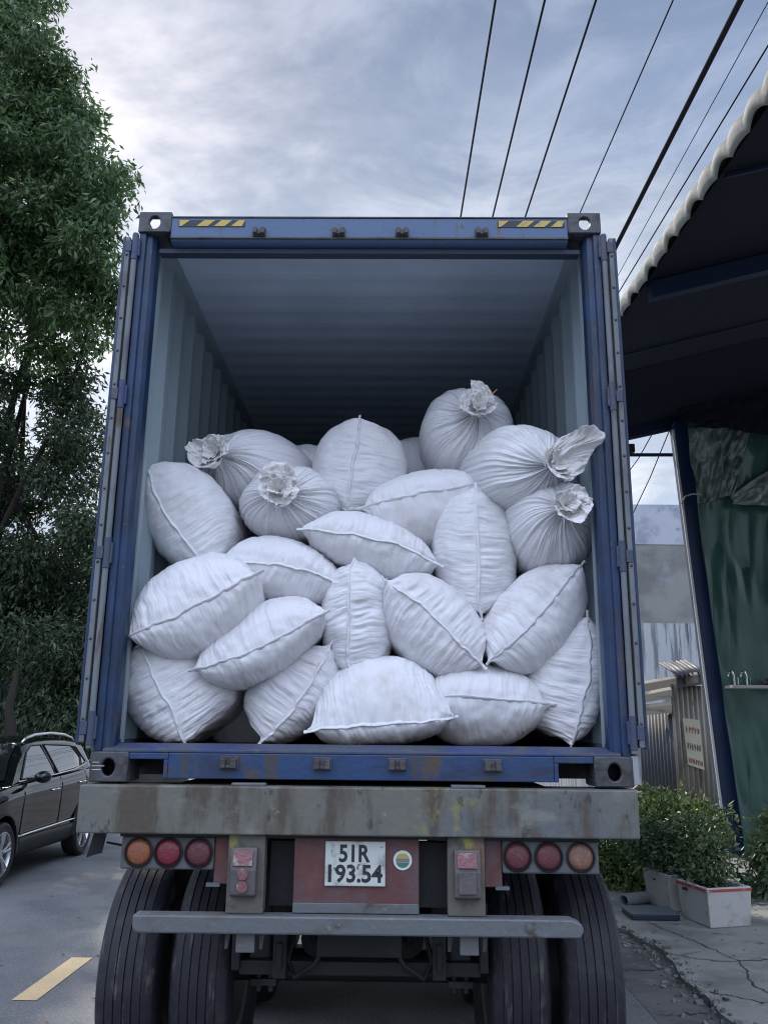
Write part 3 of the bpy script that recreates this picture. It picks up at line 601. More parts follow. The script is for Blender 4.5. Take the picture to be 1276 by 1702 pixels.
    tw = .5 * vn(cc * 5, cc * 0, seed + 21) + 1.2 * np.sign(cc) * np.clip(np.abs(cc) - .93, 0, 1) * 6 * vn(cc * 0 + seed, cc * 0, 22)
    ang = fold * (.95 + .35 * tw)
    dr = -Wd * np.cos(ang)[:, None] + V * np.sin(ang)[:, None]; nn = Wd * np.sin(ang)[:, None] + V * np.cos(ang)[:, None]
    wid = (.0125 + .003 * vn(cc * 9, cc * 0, seed + 23)); thk = .0016 + .0008 * (np.arange(150) % 2) 
    rip = .004 * vn(cc * a * 40, cc * 0, seed + 24)
    prof = [(-.35, -1.0), (.35, -1.25), (.8, -1.0), (1, 0), (.8, 1.0), (.35, 1.35), (-.35, 1.0)]
    H = np.stack([base + dr * (wid * p)[:, None] + nn * (thk * q_ + rip)[:, None] for p, q_ in prof], 1)
    grid_obj('stitched_hem', H, M['hem'], root)
    return root
def tied(label, neck, Yn, cen, Yc, R1, R2, hb, seed=0, fl=.085, lean=(0, 0, 0), flh=.03, amp=1.0, string=None, tail=None, roll=0.0):
    Pn, Pc = at(*neck, Yn), at(*cen, Yc); Z = nrm(Pn - Pc); h = np.linalg.norm(Pn - Pc)
    X = nrm(np.cross([0, 0, 1.], Z)) if abs(Z[2]) < .95 else np.array([1., 0, 0]); Yv = np.cross(Z, X)
    cr, sr = math.cos(roll), math.sin(roll); X, Yv = X * cr + Yv * sr, Yv * cr - X * sr
    NT_, NS_ = 420, 100; t = np.linspace(0, 1, NS_) ** 1.35; th = np.linspace(0, 2 * math.pi, NT_, endpoint=False); TH, TT = np.meshgrid(th, t)
    fr = np.clip(TT / .5, 0, 1); bk = np.clip((TT - .5) / .5, 0, 1)
    rr = np.where(TT < .5, np.sin(fr * math.pi / 2) ** .80, np.cos(bk * math.pi / 2) ** .6)
    zz = np.where(TT < .5, h * (.80 * np.cos(fr * math.pi / 2) + .20 * np.exp(-fr * 9)), -hb * np.sin(bk * math.pi / 2))
    rr = np.maximum(rr, .02 / max(R1, R2)); rr = rr * (1 + .045 * vn(np.cos(TH) * 2.2 + 5, np.sin(TH) * 2.2 + TT * 3, seed))
    P = Pc + X * (R1 * rr * np.cos(TH))[..., None] + Yv * (R2 * rr * np.sin(TH))[..., None] + Z * zz[..., None]
    n = grid_normals(P, True); sg = np.sign(((P - Pc) * n).sum(2).mean()); n = n * sg
    rad = rr * (R1 + R2) / 2; d = np.maximum(rad - .02, 0) + np.where(TT > .5, 1.0, 0) * (1 - rr) * .3
    tw = TH + .22 * vn(d * 5, TH * 0, seed + 1) * d / .2
    def pn(k_, sd):   # periodic angular noise
        return vn(np.cos(tw) * k_ / 2.2 + 40, np.sin(tw) * k_ / 2.2 + 40 + d * 1.3, sd)
    ridge = lambda x: 1 - 2 * np.abs(x) ** .7
    env = np.minimum(rad * .30, .018) * np.exp(-d / .17)
    w = env * (.75 * ridge(pn(15, seed + 2)) + .55 * ridge(pn(30, seed + 3))) + np.minimum(rad * .1, .004) * np.exp(-d / .28) * pn(60, seed + 4)
    w += .006 * vn(np.cos(TH) * 4 + d * 9 + 9, np.sin(TH) * 4 + 9, seed + 5) + .003 * vn(np.cos(TH) * 11 + 9, np.sin(TH) * 11 + d * 14, seed + 6)
    P = P + n * (w * amp)[..., None]
    uv = np.stack([TH * .3 * 1.0 + seed, d * 1.2 + TT * .4], -1)
    root = thing('sack', label, 'sack', Pc - np.array([0, 0, R2]), SG)
    grid_obj('fabric_body', P, M['sack'], root, uv)
    # gathered mouth: two ruffled layers above the tie
    lean = np.asarray(lean, float)
    Zf = nrm(Z * .55 + np.array([0, -.75, .12])); Xf = nrm(X - Zf * (X @ Zf)); Yf = np.cross(Zf, Xf)
    for layer, (f_, hh, sd) in enumerate(((1.0, 1.0, seed + 30), (.72, 1.7, seed + 37), (.45, 2.4, seed + 17))):
        q = np.linspace(0, 1, 34); th2 = np.linspace(0, 2 * math.pi, 260, endpoint=False); T2, Q = np.meshgrid(th2, q)
        an = lambda k_, s_, ex=0: vn(np.cos(T2) * k_ / 2 + 20, np.sin(T2) * k_ / 2 + 20 + Q * ex, s_)
        rho = .017 * (1 if layer == 0 else Q) + (fl * f_) * Q ** 1.1 * (1 + .50 * an(1.3, sd) + .12 * an(4, sd + 1))
        ht = .028 * np.minimum(Q * 5, 1) + flh * hh * Q * (1 + .4 * an(3, sd + 2))
        ruf = Q ** .9 * fl * f_ * (.50 * an(2.4, sd + 3, 1.2) + .16 * an(6.5, sd + 4, 2) + .05 * an(18, sd + 8, 3))
        twi = T2 + .7 * Q * an(3, sd + 5, 2)
        cr_ = .010 * (vn(rho * 90 * np.cos(T2) + 50, rho * 90 * np.sin(T2) + 50, sd + 6)) * Q
        rho = rho + .006 * Q * an(16, sd + 7, 3)
        F = Pn + Xf * (rho * np.cos(twi))[..., None] + Yf * (rho * np.sin(twi))[..., None] + Zf * (ht * .8 + ruf + cr_ - .012)[..., None] + lean * (Q ** 1.5)[..., None] * (1 if layer == 0 else .4)
        if tail is not None and layer == 0:
            tv = np.asarray(tail, float); ang = math.atan2(tv @ Yv, tv @ X); dl = np.angle(np.exp(1j * (T2 - ang)))
            F = F + tv * (np.exp(-(dl / 1.05) ** 2) * Q ** 1.6)[..., None] + Z * (.03 * np.exp(-(dl / .25) ** 2) * np.sin(Q * 6))[..., None]
        grid_obj('gathered_mouth', F, M['mouth'], root, None, solid=.0016)
    MB().tube([Pn + Z * .004 + X * .021 * math.cos(a) + Yv * .021 * math.sin(a) + Z * .003 * math.sin(3 * a) for a in np.linspace(0, 2 * math.pi, 24)], .0035, 6).build('tie_cord', M['string'], root, smooth=True)
    if string is not None:
        p0 = Pn + Z * .02; p1 = at(*string, Yn - .04)
        MB().tube([p0 * (1 - t_) + p1 * t_ + np.array([.012 * math.sin(t_ * 5), -.02 * math.sin(t_ * 3), 0]) for t_ in np.linspace(0, 1, 12)], .0035, 6).build('loose_string', M['orange_string'], root, smooth=True)
    return root
# bottom row, on the floor
sack('sack with straight raised seam in the bottom left corner of the container', (226, 1066), (308, 1234), .20, (398, 1165), (206, 1165), (262, 1130), seed=1, fold=-1, D=.22, wr=1.25, k=1.0)
sack('squat sack with slanting seam, second from left on the container floor', (548, 1072), (432, 1236), .24, (556, 1160), (398, 1170), (505, 1150), seed=2, fold=1, D=.22, k=1.02)
sack('broad mound shaped sack with a low horizontal seam, middle of the bottom row', (508, 1212), (757, 1192), .16, (632, 1094), (632, 1240), (640, 1201), seed=3, fold=-1, D=.22, wr=1.1, k=1.15, ear=.015)
sack('bulging sack with level seam, on the floor right of the mound shaped one', (700, 1164), (918, 1172), .24, (790, 1104), (790, 1240), (810, 1161), seed=4, fold=1, D=.22, wr=1.1, k=1.1)
sack('tall leaning sack with a pointed top, wedged against the right wall on the floor', (981, 1022), (955, 1238), .26, (872, 1180), (1006, 1130), (978, 1120), seed=5, fold=1, D=.2, k=1.05, wr=1.2)
# second row
sack('fat pillow shaped sack overhanging the left door post, seam rising to the right', (205, 1056), (428, 950), .08, (295, 936), (348, 1080), (318, 1012), seed=6, fold=1, D=.2, k=1.2)
sack('long sack slanting up to the right, lying across the bottom left sacks', (312, 1112), (543, 1012), .12, (452, 996), (405, 1140), (430, 1078), seed=7, fold=1, D=.2, k=1.25, ear=.01)
sack('narrow upright sack with close horizontal wrinkles, standing in the middle of the pile', (588, 926), (586, 1124), .26, (655, 1025), (533, 1030), (578, 1030), seed=8, fold=-1, D=.2, wr=1.8, k=.95, ear=.01)
sack('round sack with a diagonal seam and turned up corner, beside the wrinkled upright one', (641, 960), (803, 1104), .22, (762, 985), (682, 1098), (728, 1030), seed=9, fold=-1, D=.22, wr=1.35, k=1.0)
sack('plump sack whose seam climbs to a sharp ear near the right wall', (973, 936), (815, 1100), .22, (838, 985), (925, 1092), (905, 1012), seed=10, fold=1, D=.22, k=1.1, ear=.02)
# third row
sack('leaning sack with a thin pointed ear against the left wall', (241, 766), (352, 942), .34, (366, 815), (258, 905), (284, 862), seed=11, fold=-1, D=.2, k=1.2, dk=.35, ear=.05)
sack('flattish sack with a wavy seam drooping to the right, left of centre', (360, 928), (568, 970), .30, (462, 893), (475, 1002), (468, 938), seed=12, fold=-1, D=.2, k=1.2)
sack('long lens shaped sack with a seam sagging right, in the centre of the pile', (497, 874), (733, 936), .30, (596, 852), (640, 962), (612, 893), seed=13, fold=-1, D=.2, k=1.25, ear=.015)
sack('upright oval sack with a straight vertical seam, right of centre', (793, 802), (800, 1024), .34, (858, 915), (722, 905), (792, 905), seed=14, fold=1, D=.2, k=1.05, ear=.015)
sack('smooth sack with a tilted seam rising to the right, beside the upright oval one', (600, 842), (812, 800), .42, (690, 785), (715, 905), (700, 822), seed=15, fold=1, D=.2, k=1.15)
# top row
sack('dome shaped sack with a puckered top and a vertical seam, alone at the top middle', (597, 688), (575, 852), .62, (672, 790), (520, 775), (586, 770), seed=16, fold=1, D=.22, k=.95, dk=.42, ear=.01, wr=1.2)
tied('tied sack with a wide frilled mouth opening to the left, at the top left', (360, 756), .56, (428, 786), .92, .295, .25, .42, seed=20, fl=.095, lean=(-.03, -.02, .0), flh=.03)
tied('round tied sack with pleats fanning out below a crumpled mouth, upper left of the pile', (466, 818), .36, (480, 838), .62, .275, .21, .5, seed=21, fl=.084, lean=(0, -.02, .02), flh=.03)
tied('tied sack with a loose orange string at its knot, topmost of the whole pile', (793, 682), .52, (776, 720), .82, .275, .265, .5, seed=22, fl=.08, lean=(.0, -.01, .03), flh=.035, string=(829, 648))
tied('tied sack whose frayed mouth trails out over the right door post', (918, 772), .17, (866, 784), .48, .27, .25, .5, seed=23, fl=.082, lean=(.05, -.04, .01), flh=.02, tail=(.085, -.165, .03))
tied('tied ball shaped sack pleated under a grubby rosette, against the right wall', (938, 842), .14, (914, 878), .46, .24, .25, .45, seed=24, fl=.082, lean=(.03, -.02, -.01), flh=.03)
# sacks showing between the others
def blob(label, c, Y, r1, r2, seed):
    return sack(label, (c[0] - r1, c[1] + 8), (c[0] + r1, c[1] - 6), Y, (c[0], c[1] - r2), (c[0], c[1] + r2), seed=seed, NT=160, NS=30, k=1.0)
blob('shadowed sack half hidden behind the top middle and topmost sacks', (690, 790), 1.15, 90, 62, 31)
blob('sack corner peeping out between the top left and top middle sacks', (500, 785), 1.0, 70, 45, 32)
blob('dark sack deep in the gap below the centre sacks', (700, 985), .62, 90, 62, 33)
blob('shaded sack behind the left wall gap, below the leaning one', (300, 985), .75, 95, 80, 34)
blob('shaded sack filling the gap behind the bottom left pair', (420, 1175), .75, 95, 80, 35)
blob('shaded sack behind the right hand sacks near the wall', (930, 985), .80, 80, 90, 36)

# unseen rows of sacks behind, below the line of sight, added to bounce light
def deep(x, Y, z, k):
    C = np.array([x, Y, z]); NT_, NS_ = 72, 22; th = np.linspace(0, 2 * math.pi, NT_, endpoint=False); t = np.linspace(-1, 1, NS_); TH, T_ = np.meshgrid(th, t)
    r_ = np.maximum(1 - np.abs(T_) ** 3.2, 1e-4) ** .5 * (1 + .05 * vn(np.cos(TH) * 3 + k, T_ * 3, k)); P = C + np.stack([.37 * r_ * np.cos(TH), .45 * T_, .22 * r_ * np.sin(TH)], -1)
    root = thing('sack', 'unseen white sack added deep inside the container behind the front pile', 'sack', C - np.array([0, 0, .22]), 'sacks deep inside the container')
    grid_obj('fabric_body', P, M['sack'], root, np.stack([TH * .3, T_ * .4], -1))
for k in range(21): deep(-.76 + .76 * (k % 3) + .05 * math.sin(k * 2.1), 1.95 + .92 * (k // 3), 3.05 + .07 * math.sin(k * 1.7) - .03 * (k // 3), k)
# ------------------------------------------------------------------ foliage
def leaf_mesh(name, pts, dirs, size, mat, parent, aspect=.34, fold=.25):
    """one folded diamond leaf per point"""
    n = len(pts); d = dirs / (np.linalg.norm(dirs, axis=1, keepdims=True) + 1e-9); up = rng.normal(0, 1, (n, 3))
    sdv = np.cross(d, up); sdv /= np.linalg.norm(sdv, axis=1, keepdims=True) + 1e-9; nn = np.cross(sdv, d)
    L_ = (size * rng.uniform(.65, 1.3, n))[:, None]
    mid = pts + d * L_ * .45
    V4 = np.stack([pts, mid + sdv * L_ * aspect * .5 + nn * L_ * aspect * fold * .5, pts + d * L_ - nn * L_ * .12, mid - sdv * L_ * aspect * .5 + nn * L_ * aspect * fold * .5], 1).reshape(-1, 3)
    me = bpy.data.meshes.new(name); loc = np.array(ROOT[parent.name]); nv = 4 * n
    me.vertices.add(nv); me.vertices.foreach_set('co', (V4 - loc).reshape(-1).astype(np.float32))
    idx = (np.arange(n)[:, None] * 4 + np.array([0, 1, 2, 0, 2, 3])[None]).reshape(-1)
    me.loops.add(6 * n); me.loops.foreach_set('vertex_index', idx.astype(np.int32)); me.polygons.add(2 * n); me.polygons.foreach_set('loop_start', np.arange(0, 6 * n, 3, dtype=np.int32))
    me.update(calc_edges=True); me.materials.append(mat); o = bpy.data.objects.new(name, me); COL.objects.link(o); o.parent = parent; ROOT[o.name] = tuple(loc); return o
def crown(parent, blobs, n_clump, per, size, mat, spread=.28, droop=.5, name='crown', shell=.55, aspect=.34, lobes=0):
    if lobes:
        sub = []
        for b in blobs:
            for _ in range(lobes):
                d = nrm(rng.normal(0, 1, 3)); q = rng.uniform(.45, .95); r = min(b[3:6]) * rng.uniform(.26, .46)
                sub.append((b[0] + d[0] * b[3] * q, b[1] + d[1] * b[4] * q, b[2] + d[2] * b[5] * q, r * 1.15, r * 1.15, r * .85))
        blobs = sub
    vol = np.array([b[3] * b[4] * b[5] for b in blobs]) ** (2 / 3); k = rng.choice(len(blobs), n_clump, p=vol / vol.sum())
    B = np.array(blobs)[k]; d = rng.normal(0, 1, (n_clump, 3)); d /= np.linalg.norm(d, axis=1, keepdims=True)
    rad = shell + (1 - shell) * rng.random(n_clump) ** .6; rad *= 1 + np.clip(.10 * rng.normal(0, 1, n_clump), -.2, .14)
    C = B[:, :3] + d * B[:, 3:6] * rad[:, None]; C[:, 2] = np.maximum(C[:, 2], .05)
    pts = np.repeat(C, per, 0) + np.clip(rng.normal(0, spread, (n_clump * per, 3)), -1.5 * spread, 1.5 * spread) * np.array([1, 1, .7])
    dirs = np.repeat(d, per, 0) * .5 + rng.normal(0, .6, (n_clump * per, 3)) + np.array([0, 0, -droop])
    pts[:, 2] = np.maximum(pts[:, 2], .04)
    return leaf_mesh(name, pts, dirs, size, mat, parent, aspect)
def limbs(parent, base, tops, r0, seed, mat=None, name='trunk'):
    g = np.random.default_rng(seed); m = MB()
    for tp, r in tops:
        b = np.asarray(base, float); t = np.asarray(tp, float); pts = [b * (1 - q) + t * q + g.normal(0, .10, 3) * math.sin(q * 3.14) * np.linalg.norm(t - b) * .25 for q in np.linspace(0, 1, 9)]
        m.tube(pts, [r0 * r * (1 - .85 * q) + .01 for q in np.linspace(0, 1, 9)], 8)
    return m.build(name, mat or M['bark'], parent, smooth=50)
# the big tree on the left
tr1 = thing('broadleaf_tree', 'tall dense broadleaf tree filling the left edge, beyond the parked car', 'tree', (-8.6, 13.2, 0))
bl = []
for (px, py, Y, rx, rz) in ((30, 120, 11, 1.35, 1.9), (110, 180, 11, .8, 1.0), (150, 300, 11, .75, .9), (165, 430, 10.5, .6, .9), (80, 500, 11.5, 1.2, .9), (20, 20, 11, 1.0, 1.2), (30, 330, 12, 1.6, 2.0), (95, 250, 11, 1.25, 1.6), (130, 380, 10.5, 1.05, 1.3), (60, 420, 11.5, 1.6, 1.6), (150, 520, 10.5, .75, 1.0), (40, 560, 11.5, 1.4, .9), (-60, 80, 12, 1.3, 2.0), (-120, 400, 12, 1.6, 1.8), (-40, -140, 12, 1.6, 1.6)):
    p = at(px, py, Y); bl.append((*p, rx, rx * 1.1, rz))
bl += [(-7.9, 8.9, 11.6, 1.4, 1.5, 1.5), (-8.2, 7.4, 9.6, 1.6, 1.6, 1.5), (-8.4, 6.0, 8.4, 1.6, 1.6, 1.4), (-9.4, 8.4, 12.0, 1.8, 1.8, 1.8), (-10.2, 6.4, 10.6, 1.8, 1.8, 1.8), (-8.0, 10.4, 13.6, 1.4, 1.4, 1.4), (-8.9, 9.3, 9.2, 1.9, 1.9, 1.6), (-8.2, 8.0, 7.8, 1.6, 1.6, 1.3)]  # unseen crown lobes out of frame, added to shade the road
crown(tr1, bl, 9600, 15, .165, M['leaf'], spread=.14, droop=.75, shell=.45, lobes=11)
limbs(tr1, (-8.6, 13.2, 0), [((b[0] - .3, b[1] + .9, b[2]), .4) for b in bl[1:12:2]], .24, 3)
# thinner lower tree with sky showing through
tr2 = thing('thin_tree', 'thin twiggy tree with bright sky showing through, below the tall tree crown', 'tree', (-8.6, 13.5, 0))
bl2 = []
for (px, py, Y, rx, rz) in ((40, 700, 12.5, 1.5, 1.0), (140, 720, 12, 1.0, 1.1), (60, 820, 12.5, 1.5, .9), (150, 900, 12, .9, 1.1), (-60, 760, 13, 1.8, 1.6), (90, 640, 12, 1.0, .6)):
    p = at(px, py, Y); bl2.append((*p, rx, rx, rz))
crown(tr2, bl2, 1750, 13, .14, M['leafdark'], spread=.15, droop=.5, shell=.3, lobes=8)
limbs(tr2, (-8.9, 13.8, 0), [((b[0] - .3, b[1] + .6, b[2]), .4) for b in bl2[::2]], .15, 4)
# dark creeper covered thicket at the foot
tr3 = thing('creeper_thicket', 'dark thicket of creepers hanging over the old wall behind the car', 'shrub', (-8.5, 15, 0))
bl3 = []
for (px, py, Y, rx, rz) in ((60, 960, 14, 1.5, 1.0), (140, 1010, 13.5, .9, 1.2), (30, 1060, 14.5, 1.4, .8), (110, 1110, 14, 1.1, .9), (160, 1150, 13, .7, 1.0), (-60, 1000, 15, 2, 1.6), (90, 1200, 14, 1.4, .7), (180, 1000, 13, .6, 1.4), (110, 1190, 12.6, .9, .5), (75, 1110, 12.6, .7, .5), (150, 1080, 12.4, .6, .6), (20, 930, 12.6, .9, .6)):
    p = at(px, py, Y); bl3.append((*p, rx, rx, rz))
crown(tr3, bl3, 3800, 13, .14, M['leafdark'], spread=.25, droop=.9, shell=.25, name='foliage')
g_ = MB()
for i in range(26):
    p = at(rng.uniform(20, 180), rng.uniform(900, 1050), rng.uniform(13, 14.5)); z1 = rng.uniform(.3, 1.2)
    g_.tube([p, p + np.array([rng.normal(0, .15), 0, (z1 - p[2]) * .5]), np.array([p[0] + rng.normal(0, .2), p[1], z1])], .018, 5)
g_.build('hanging_stems', M['bark'], tr3)
tk = thing('forked_tree', 'dark forked tree trunk at the left edge behind the black car', 'tree', (at(2, 1240, 11)[0], 11, 0))
fb = at(2, 1232, 11)
limbs(tk, (fb[0], 11, 0), [(at(30, 1110, 11), .7), (at(-40, 1090, 11), .9)], .26, 8)
crown(tk, [(*at(-70, 1020, 11), .8, .8, .6), (*at(60, 1060, 11.5), .6, .6, .4)], 130, 12, .12, M['leafdark'], spread=.2)
# wall and green house behind
wl = tag(MB().box(-22, -4.6, 16.5, 16.75, 0, 3.4).build('boundary_wall', M['wallold']), 'old dark stained wall half covered by creepers', 'wall')
p0 = at(-70, 1190, 14.6); p1 = at(48, 1125, 14.6)
gh = thing('green_house', 'sea green painted house wall glimpsed between the tree trunks', 'house', ((p0[0] + p1[0]) / 2, 16, 0))
MB().box(p0[0] - 2.5, p1[0] + .3, 15.4, 16.4, 0, p1[2] + .1).build('wall', M['wallgreen'], gh)
MB().prism([(p0[0] - 2.7, 15.2, p1[2] + .1), (p0[0] - 2.7, 16.45, p1[2] + .5), (p0[0] - 2.7, 16.45, p1[2] + .55), (p0[0] - 2.7, 15.2, p1[2] + .15)], (p1[0] - p0[0] + 3.2, 0, 0)).build('roof', M['tindark'], gh)

# ------------------------------------------------------------------ car
car = thing('parked_car', 'glossy dark compact SUV parked beyond the trailer on the left, facing the camera', 'car', (-4.97, 7.2, 0))
XC, Y0 = -4.97, 5.02
def csec(s, tab): return np.interp(s, [t[0] for t in tab], [t[1] for t in tab])
belt = [(0, .62), (.06, .74), (.25, .90), (.7, .985), (1.15, 1.03), (1.6, 1.045), (2.6, 1.08), (3.4, 1.12), (3.95, 1.13), (4.05, 1.05), (4.1, .9)]
wid = [(0, .62), (.06, .72), (.2, .80), (.5, .865), (.85, .885), (1.5, .87), (2.4, .875), (3.3, .885), (3.8, .85), (4.02, .78), (4.1, .70)]
zbt_ = [(0, .34), (.1, .24), (.6, .22), (3.6, .24), (4.0, .32), (4.1, .40)]
st = np.unique(np.concatenate([np.linspace(0, .3, 8), np.linspace(.3, 3.8, 40), np.linspace(3.8, 4.1, 8)]))
rows = []
for s in st:
    b, w, z0 = csec(s, belt), csec(s, wid), csec(s, zbt_)
    half = [(0, z0), (w * .80, z0), (w * .93, z0 + .04), (w * .965, z0 + .14), (w * .972, z0 + .20), (w * .955, z0 + .26), (w * .975, z0 + .36), (w * .99, min(b - .16, .78)), (w * 1.0, b - .12), (w * .985, b - .06), (w * .95, b - .012), (w * .90, b + .004), (w * .5, b + .035), (0, b + .045)]
    ring = [(XC + x, Y0 + s, z) for x, z in half] + [(XC - x, Y0 + s, z) for x, z in half[-2:0:-1]]
    rows.append(ring)
mb = MB(); nb = len(rows[0])
for r_ in rows: mb.v.extend(r_)
for i in range(len(rows) - 1):
    for j in range(nb): mb.f.append((i * nb + j, i * nb + (j + 1) % nb, (i + 1) * nb + (j + 1) % nb, (i + 1) * nb + j))
mb.f.append(tuple(range(nb))[::-1]); mb.f.append(tuple((len(rows) - 1) * nb + j for j in range(nb)))
body = mb.build('body', M['carpaint'], car)
FA, RA = Y0 + .85, Y0 + 3.38
cut = MB()
for ya in (FA, RA):
    for sx in (-1, 1): cut.lathe((XC + sx * .75, ya, .36), (1, 0, 0), [(.375, -.20), (.375, .25), (.0001, .25), (.0001, -.20)], 40, True)
cuto = cut.build('cutter', M['cladding'])
bmod = body.modifiers.new('arches', 'BOOLEAN'); bmod.operation = 'DIFFERENCE'; bmod.object = cuto; bmod.solver = 'EXACT'
bpy.context.view_layer.update()
nm = bpy.data.meshes.new_from_object(body.evaluated_get(bpy.context.evaluated_depsgraph_get()))
body.modifiers.clear(); body.data = nm; bpy.data.objects.remove(cuto)
nm.polygons.foreach_set('use_smooth', [True] * len(nm.polygons)); nm.set_sharp_from_angle(angle=R(38))
if len(nm.materials) < 1: nm.materials.append(M['carpaint'])
for i in range(len(nm.materials)): nm.materials[i] = M['carpaint']
# cabin
roofz = [(1.12, 1.03), (1.5, 1.27), (1.92, 1.475), (2.2, 1.525), (2.7, 1.545), (3.3, 1.53), (3.7, 1.49), (3.85, 1.40), (4.02, 1.12)]
rows = []; sts = [1.12, 1.3, 1.5, 1.7, 1.85, 1.95, 2.1, 2.3, 2.6, 2.9, 3.2, 3.5, 3.68, 3.76, 3.85, 3.93, 4.02]
def cabx(s, z):
    zt, b = csec(s, roofz), csec(s, belt); f = np.clip((z - b) / .55, 0, 1)
    return csec(s, wid) * .90 - .29 * f - .03 * f * f
for s in sts:
    zt, b = csec(s, roofz), csec(s, belt) - .02; h = zt - b
    half = [(0, b), (cabx(s, b), b)] + [(cabx(s, b + h * q), b + h * q) for q in (.3, .6, .82, .92)] + [(cabx(s, zt) - .05, zt - .012 * min(h * 8, 1)), (cabx(s, zt) * .55, zt + .018 * min(h * 4, 1)), (0, zt + .03 * min(h * 4, 1))]
    rows.append([(XC + x, Y0 + s, z) for x, z in half] + [(XC - x, Y0 + s, z) for x, z in half[-2:0:-1]])
mb = MB(); nb = len(rows[0])
for r_ in rows: mb.v.extend(r_)
for i in range(len(rows) - 1):
    for j in range(nb): mb.f.append((i * nb + j, i * nb + (j + 1) % nb, (i + 1) * nb + (j + 1) % nb, (i + 1) * nb + j))
mb.f.append(tuple(range(nb))[::-1]); mb.f.append(tuple((len(rows) - 1) * nb + j for j in range(nb)))
mb.build('cabin', M['carpaint'], car, smooth=45)
def sidepanel(pts, off, name, mat, parent, sx=1, thick=.004):
    """polygon (s,z) laid on the cabin side as a dense fan so it follows the curve"""
    pts = [np.array(p) for p in pts]; c = np.mean(pts, 0); ring = []
    for i in range(len(pts)):
        for t in np.linspace(0, 1, 8, endpoint=False): ring.append(pts[i] * (1 - t) + pts[(i + 1) % len(pts)] * t)
    m = MB(); lay = []
    for q in (1, .75, .5, .25): lay.append([c + (p - c) * q for p in ring])
    P = [[(XC + sx * (cabx(s, z) + off), Y0 + s, z) for s, z in l] for l in lay] + [[(XC + sx * (cabx(*c) + off), Y0 + c[0], c[1])] * len(ring)]
    m.grid(np.array(P), True); return m.build(name, mat, parent, smooth=True)
